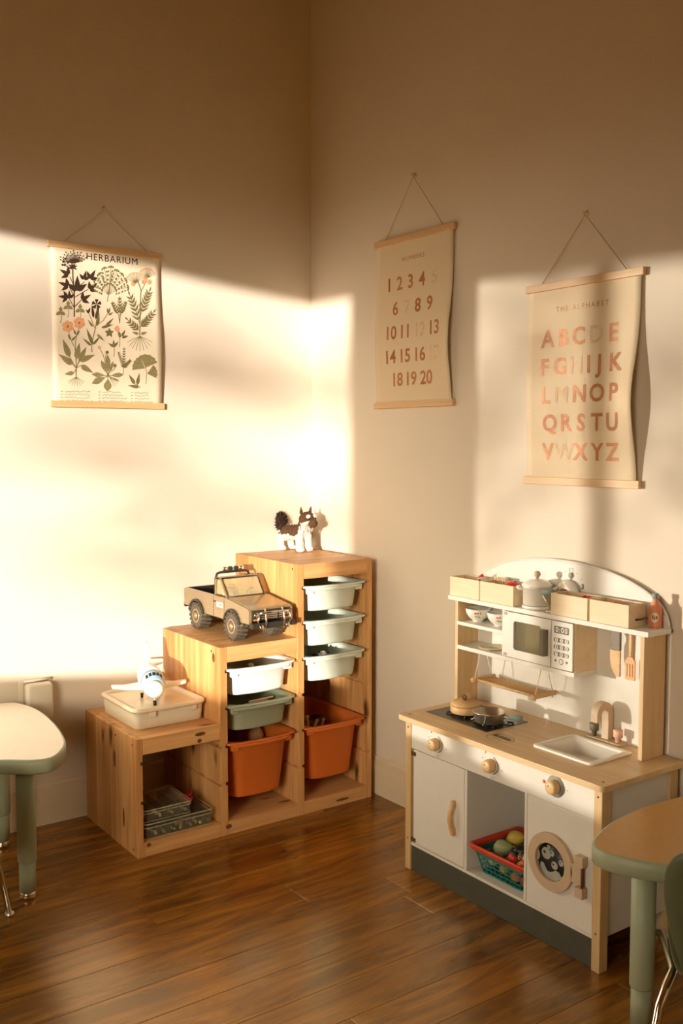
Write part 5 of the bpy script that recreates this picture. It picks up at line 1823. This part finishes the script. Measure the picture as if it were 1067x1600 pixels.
veg('toy_aubergine', 'black purple toy aubergine in the middle of the basket', (-.208, -1.425, .166), [('fruit', G().tube([(0, .030, 0), (0, .012, .004), (0, -.016, .002), (0, -.030, 0)], [.010, .017, .020, .013], 14), 'black'), ('cap', G().ball((0, .031, 0), .011, 10, 6), 'veg_dark')], (0, 0, .8))
veg('toy_peach', 'large tan toy peach at the right back of the basket', (-.190, -1.484, .190), [('fruit', G().ball((0, 0, 0), (.030, .030, .028), 20, 12), 'veg_peach'), ('stem', stem(0, 0, .026), 'veg_brown')])
veg('toy_egg', 'pale peach toy egg at the right end of the basket', (-.236, -1.478, .172), [('egg', G().ball((0, 0, 0), (.019, .019, .024), 18, 12), 'veg_peach'), ('seam_ring', G().tube([(.0192 * math.cos(k * PI / 9), .0192 * math.sin(k * PI / 9), 0) for k in range(18)], .001, 5, closed=True), 'veg_cream')], (.5, .2, 0))
veg('toy_onion', 'orange brown toy onion at the front right of the basket', (-.262, -1.476, .158), [('bulb', G().lathe([(.001, -.015), (.012, -.011), (.017, 0), (.012, .011), (.003, .018), (.001, .019)], seg=16), 'veg_orange'), ('stem', stem(0, 0, .017, .007), 'veg_brown')], (.4, 0, 0))
veg('toy_mushroom', 'cream toy mushroom lying beside the aubergine', (-.245, -1.452, .172), [('cap', G().lathe([(.012, 0), (.013, .003), (.009, .010), (.001, .013)], seg=14), 'veg_brown'), ('stalk', G().cyl(.006, -.014, .001, seg=12), 'veg_cream')], (1.1, 0, .5))
veg('toy_plum', 'dark toy plum at the left back corner of the basket', (-.150, -1.335, .168), [('fruit', G().ball((0, 0, 0), (.020, .020, .019), 16, 10), 'black'), ('stem', stem(0, 0, .018, .006), 'veg_brown')])
for i, (x, y, z, m_, lab) in enumerate(((-.250, -1.350, .128, 'veg_cream', 'cream toy block seen through the lattice at left'), (-.250, -1.395, .118, 'veg_yellow', 'yellow toy block seen through the basket lattice'), (-.250, -1.440, .112, 'veg_orange', 'orange toy block seen through the basket lattice'), (-.250, -1.478, .112, 'veg_red', 'red toy block seen through the lattice at right'))):
    ballthing('toy_block', lab, 'toy', m_, (x - .026, y, z), (.014, .016, .014))

# ================================================================== TABLES AND CHAIRS
def smooth_closed(pts, n=6):
    out = []
    m = len(pts)
    for i in range(m):
        p0, p1, p2, p3 = [pts[(i + k - 1) % m] for k in range(4)]
        for k in range(n):
            t_ = k / n
            out.append(tuple(.5 * ((2 * p1[j]) + (-p0[j] + p2[j]) * t_ + (2 * p0[j] - 5 * p1[j] + 4 * p2[j] - p3[j]) * t_ ** 2 + (-p0[j] + 3 * p1[j] - 3 * p2[j] + p3[j]) * t_ ** 3) for j in range(2)))
    return out
TZ = .465
def table(label, outline, topmat, legs):
    cxy = (sum(p[0] for p in outline) / len(outline), sum(p[1] for p in outline) / len(outline))
    t = thing('activity_table', label, 'table', (cxy[0], cxy[1], 0), group='low tables with green edges')
    P_ = smooth_closed(outline)
    cen = Vector((cxy[0], cxy[1], 0))
    def inset(d):
        out = []
        m = len(P_)
        for i in range(m):
            a, b = P_[i - 1], P_[(i + 1) % m]
            l = math.hypot(b[0] - a[0], b[1] - a[1])
            nx, ny = -(b[1] - a[1]) / l, (b[0] - a[0]) / l
            out.append((P_[i][0] + nx * d, P_[i][1] + ny * d))
        return out
    ar2 = sum(P_[i - 1][0] * P_[i][1] - P_[i][0] * P_[i - 1][1] for i in range(len(P_)))
    sg = 1 if ar2 > 0 else -1
    z3 = lambda Q, z: [(p[0], p[1], z) for p in Q]
    i1, i0 = inset(sg * .005), P_
    g = G().rings([z3(inset(sg * .006), TZ - .042), z3(i0, TZ - .038), z3(i0, TZ - .004), z3(i1, TZ - .0005), z3(inset(sg * .007), TZ - .0005)], True, False, True)
    obj('edge_band', g, 'tablegreen', t)
    g = G().prism(inset(sg * .0068), 'z', TZ - .004, TZ)
    obj('tabletop', g, topmat, t)
    for (x, y) in legs:
        l_ = obj('leg', G().lathe([(.0265, .112), (.0275, .115), (.0275, TZ - .0425)], (x, y, 0), seg=24), 'tablegreen', t)
        obj('leg_extension', G().lathe([(.0240, .022), (.0240, .1115)], (x, y, 0), seg=24), 'tablegreen', l_)
        obj('leg_foot', G().lathe([(.018, 0), (.025, .003), (.0255, .010), (.0235, .016), (.0235, .0215)], (x, y, 0), seg=24), 'chrome', l_)
table('cream topped low table with sage green edge by the left wall', [(-1.287, -.036), (-1.239, -.071), (-1.213, -.187), (-1.221, -.362), (-1.248, -.524), (-1.278, -.616), (-1.339, -.695), (-1.399, -.690), (-1.470, -.638), (-1.62, -.575), (-1.80, -.575), (-1.96, -.638), (-2.05, -.69), (-2.12, -.60), (-2.18, -.36), (-2.18, -.18), (-2.13, -.06), (-1.9, -.030), (-1.5, -.024)], 'tablecream', [(-1.366, -.523), (-1.317, -.109), (-2.04, -.52), (-2.06, -.12)])
table('honey topped low table with sage green edge at the right', [(-.085, -1.925), (-.17, -1.903), (-.298, -1.890), (-.433, -1.902), (-.543, -1.937), (-.589, -1.968), (-.599, -2.010), (-.583, -2.064), (-.553, -2.113), (-.518, -2.146), (-.40, -2.22), (-.31, -2.36), (-.31, -2.54), (-.33, -2.70), (-.25, -2.80), (-.08, -2.74), (-.035, -2.55), (-.03, -2.10)], 'tabletan', [(-.448, -1.999), (-.13, -1.99), (-.13, -2.68), (-.34, -2.68)])

def chair(label, loc, rz, hw_=.145):
    """faces local +y; seat at z .27"""
    t = thing('school_chair', label, 'chair', loc, rz, group='green chairs with chrome legs', local=True)
    R = []
    prof = [(.150, .262, .100), (.148, .272, .112), (.10, .270, .122), (.02, .266, .122), (-.08, .266, .112), (-.130, .276, .100), (-.150, .300, .098), (-.158, .350, .118), (-.164, .420, .136), (-.170, .485, .141), (-.174, .528, .130), (-.175, .546, .104), (-.175, .553, .060)]
    nx = 14
    F, B = [], []
    for (y, z, h) in prof:
        fr, bk = [], []
        for i in range(nx + 1):
            s_ = -1 + 2 * i / nx
            back = max(0, min(1, (z - .30) / .08)) if y < -.12 else 0
            curve = .018 * s_ * s_
            yy = y + curve * back * 1.3 + (.006 * math.cos(s_ * 9) * back if abs(s_) < .8 else 0)
            z2 = z + curve * (1 - back) * .35
            fr.append((s_ * h, yy, z2))
            bk.append((s_ * h, yy - .0055 * back - .001, z2 - .0055 * (1 - back)))
        F.append(fr)
        B.append(bk)
    rs = [f + b[::-1] for f, b in zip(F, B)]
    o = obj('seat_shell', G().rings(rs, True, True, True), 'chairgreen', t)
    sb_ = o.modifiers.new('subsurf', 'SUBSURF')
    sb_.levels = sb_.render_levels = 2
    for s in (-1, 1):
        g = G().tube([(s * .175, .205, .014), (s * .150, .150, .20), (s * .140, .125, .240), (s * .128, .095, .2525), (s * .112, -.06, .2525), (s * .125, -.095, .240), (s * .140, -.120, .205), (s * .160, -.165, .10), (s * .178, -.205, .014)], .0095, 12)
        lg = obj('leg', g, 'chrome', t)
        for yy, xx in ((.205, .175), (-.205, .178)):
            obj('leg_cap', G().lathe([(.010, 0), (.0145, .002), (.0145, .007), (.011, .0135)], (s * xx, yy, 0), seg=14), 'steel', lg)
    obj('brace', G().tube([(-.114, -.04, .2500), (.114, -.04, .2500)], .007), 'chrome', t)
    return t
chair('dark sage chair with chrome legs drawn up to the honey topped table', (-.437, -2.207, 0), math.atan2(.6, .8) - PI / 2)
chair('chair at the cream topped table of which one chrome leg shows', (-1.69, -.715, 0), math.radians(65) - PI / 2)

# ================================================================== OUTSIDE THE WINDOWS
def tree(label, d, dist, spots, trunk_xy, seed, leaf):
    """leaf clumps hang where the light to the listed wall points passes"""
    rn = random.Random(seed)
    dv = Vector(d).normalized()
    t = thing('garden_tree', label, 'tree', (trunk_xy[0], trunk_xy[1], -.3))
    g = G()
    gb = G()
    top = 0
    for (w, r, n) in spots:
        c = Vector(w) - dv * (dist + rn.uniform(-.8, .8))
        top = max(top, c.z)
        for k in range(n):
            q = Vector((rn.gauss(0, 1), rn.gauss(0, 1), rn.gauss(0, 1))) * .5
            p = c + Vector((q.x * r[0], q.y * r[0], q.z * r[1]))
            a = Vector((rn.uniform(-1, 1), rn.uniform(-1, 1), rn.uniform(-1, 1))).normalized()
            b = a.cross(Vector((rn.uniform(-1, 1), rn.uniform(-1, 1), rn.uniform(-1, 1)))).normalized()
            l = leaf * rn.uniform(.7, 1.3)
            g.add([p - a * l, p + b * l * .45, p + a * l, p - b * l * .45], [(0, 1, 2, 3)])
        m = Vector((trunk_xy[0], trunk_xy[1], c.z - .5))
        gb.tube([m, (m + c) / 2 + Vector((0, 0, .12)), c], [.02, .012, .004], 6)
    o = obj('foliage', g, 'leaf', t, weld=False)
    o['kind'] = 'stuff'
    gb2 = G().tube([(trunk_xy[0], trunk_xy[1], -.3), (trunk_xy[0] + .05, trunk_xy[1], top * .6), (trunk_xy[0], trunk_xy[1] + .05, top + .3)], [.13, .10, .04], 10)
    obj('trunk', gb2, 'bark', t)
    o = obj('branches', gb, 'bark', t, weld=False)
    o['kind'] = 'stuff'
tree('leafy tree far outside the window opposite, out of the frame', SUN_A, 22.0, [
    ((-1.25, 0, 1.80), (.26, .16), 40), ((-1.05, 0, 1.66), (.30, .14), 30), ((-.45, 0, 1.62), (.36, .11), 48), ((-.20, 0, 1.58), (.18, .08), 20),
    ((-1.15, 0, 1.36), (.30, .07), 22), ((-.85, 0, 1.30), (.24, .07), 16), ((-.55, 0, 1.10), (.24, .09), 22), ((-.30, 0, 1.02), (.24, .08), 20),
    ((-1.0, 0, .98), (.26, .07), 16), ((-.80, 0, .82), (.24, .07), 14), ((0, -.22, 1.62), (.15, .10), 14), ((0, -.25, 1.05), (.13, .08), 8), ((-.70, 0, 1.86), (.30, .05), 9)],
    (-18.0, -16.8), 4, .075)
tree('slim garden tree outside the left windows, out of the frame', SUN_B, 6.0, [
    ((0, -1.24, 1.62), (.16, .22), 34), ((0, -1.18, 1.34), (.16, .18), 26), ((0, -1.02, 1.20), (.14, .3), 26), ((0, -1.30, 1.82), (.2, .08), 20),
    ((0, -1.70, 1.58), (.20, .14), 34), ((0, -1.74, 1.30), (.22, .18), 36), ((0, -1.00, 1.45), (.10, .42), 34), ((0, -1.35, .62), (.3, .08), 16), ((0, -1.12, .52), (.2, .08), 12)],
    (-6.6, 4.9), 9, .05)
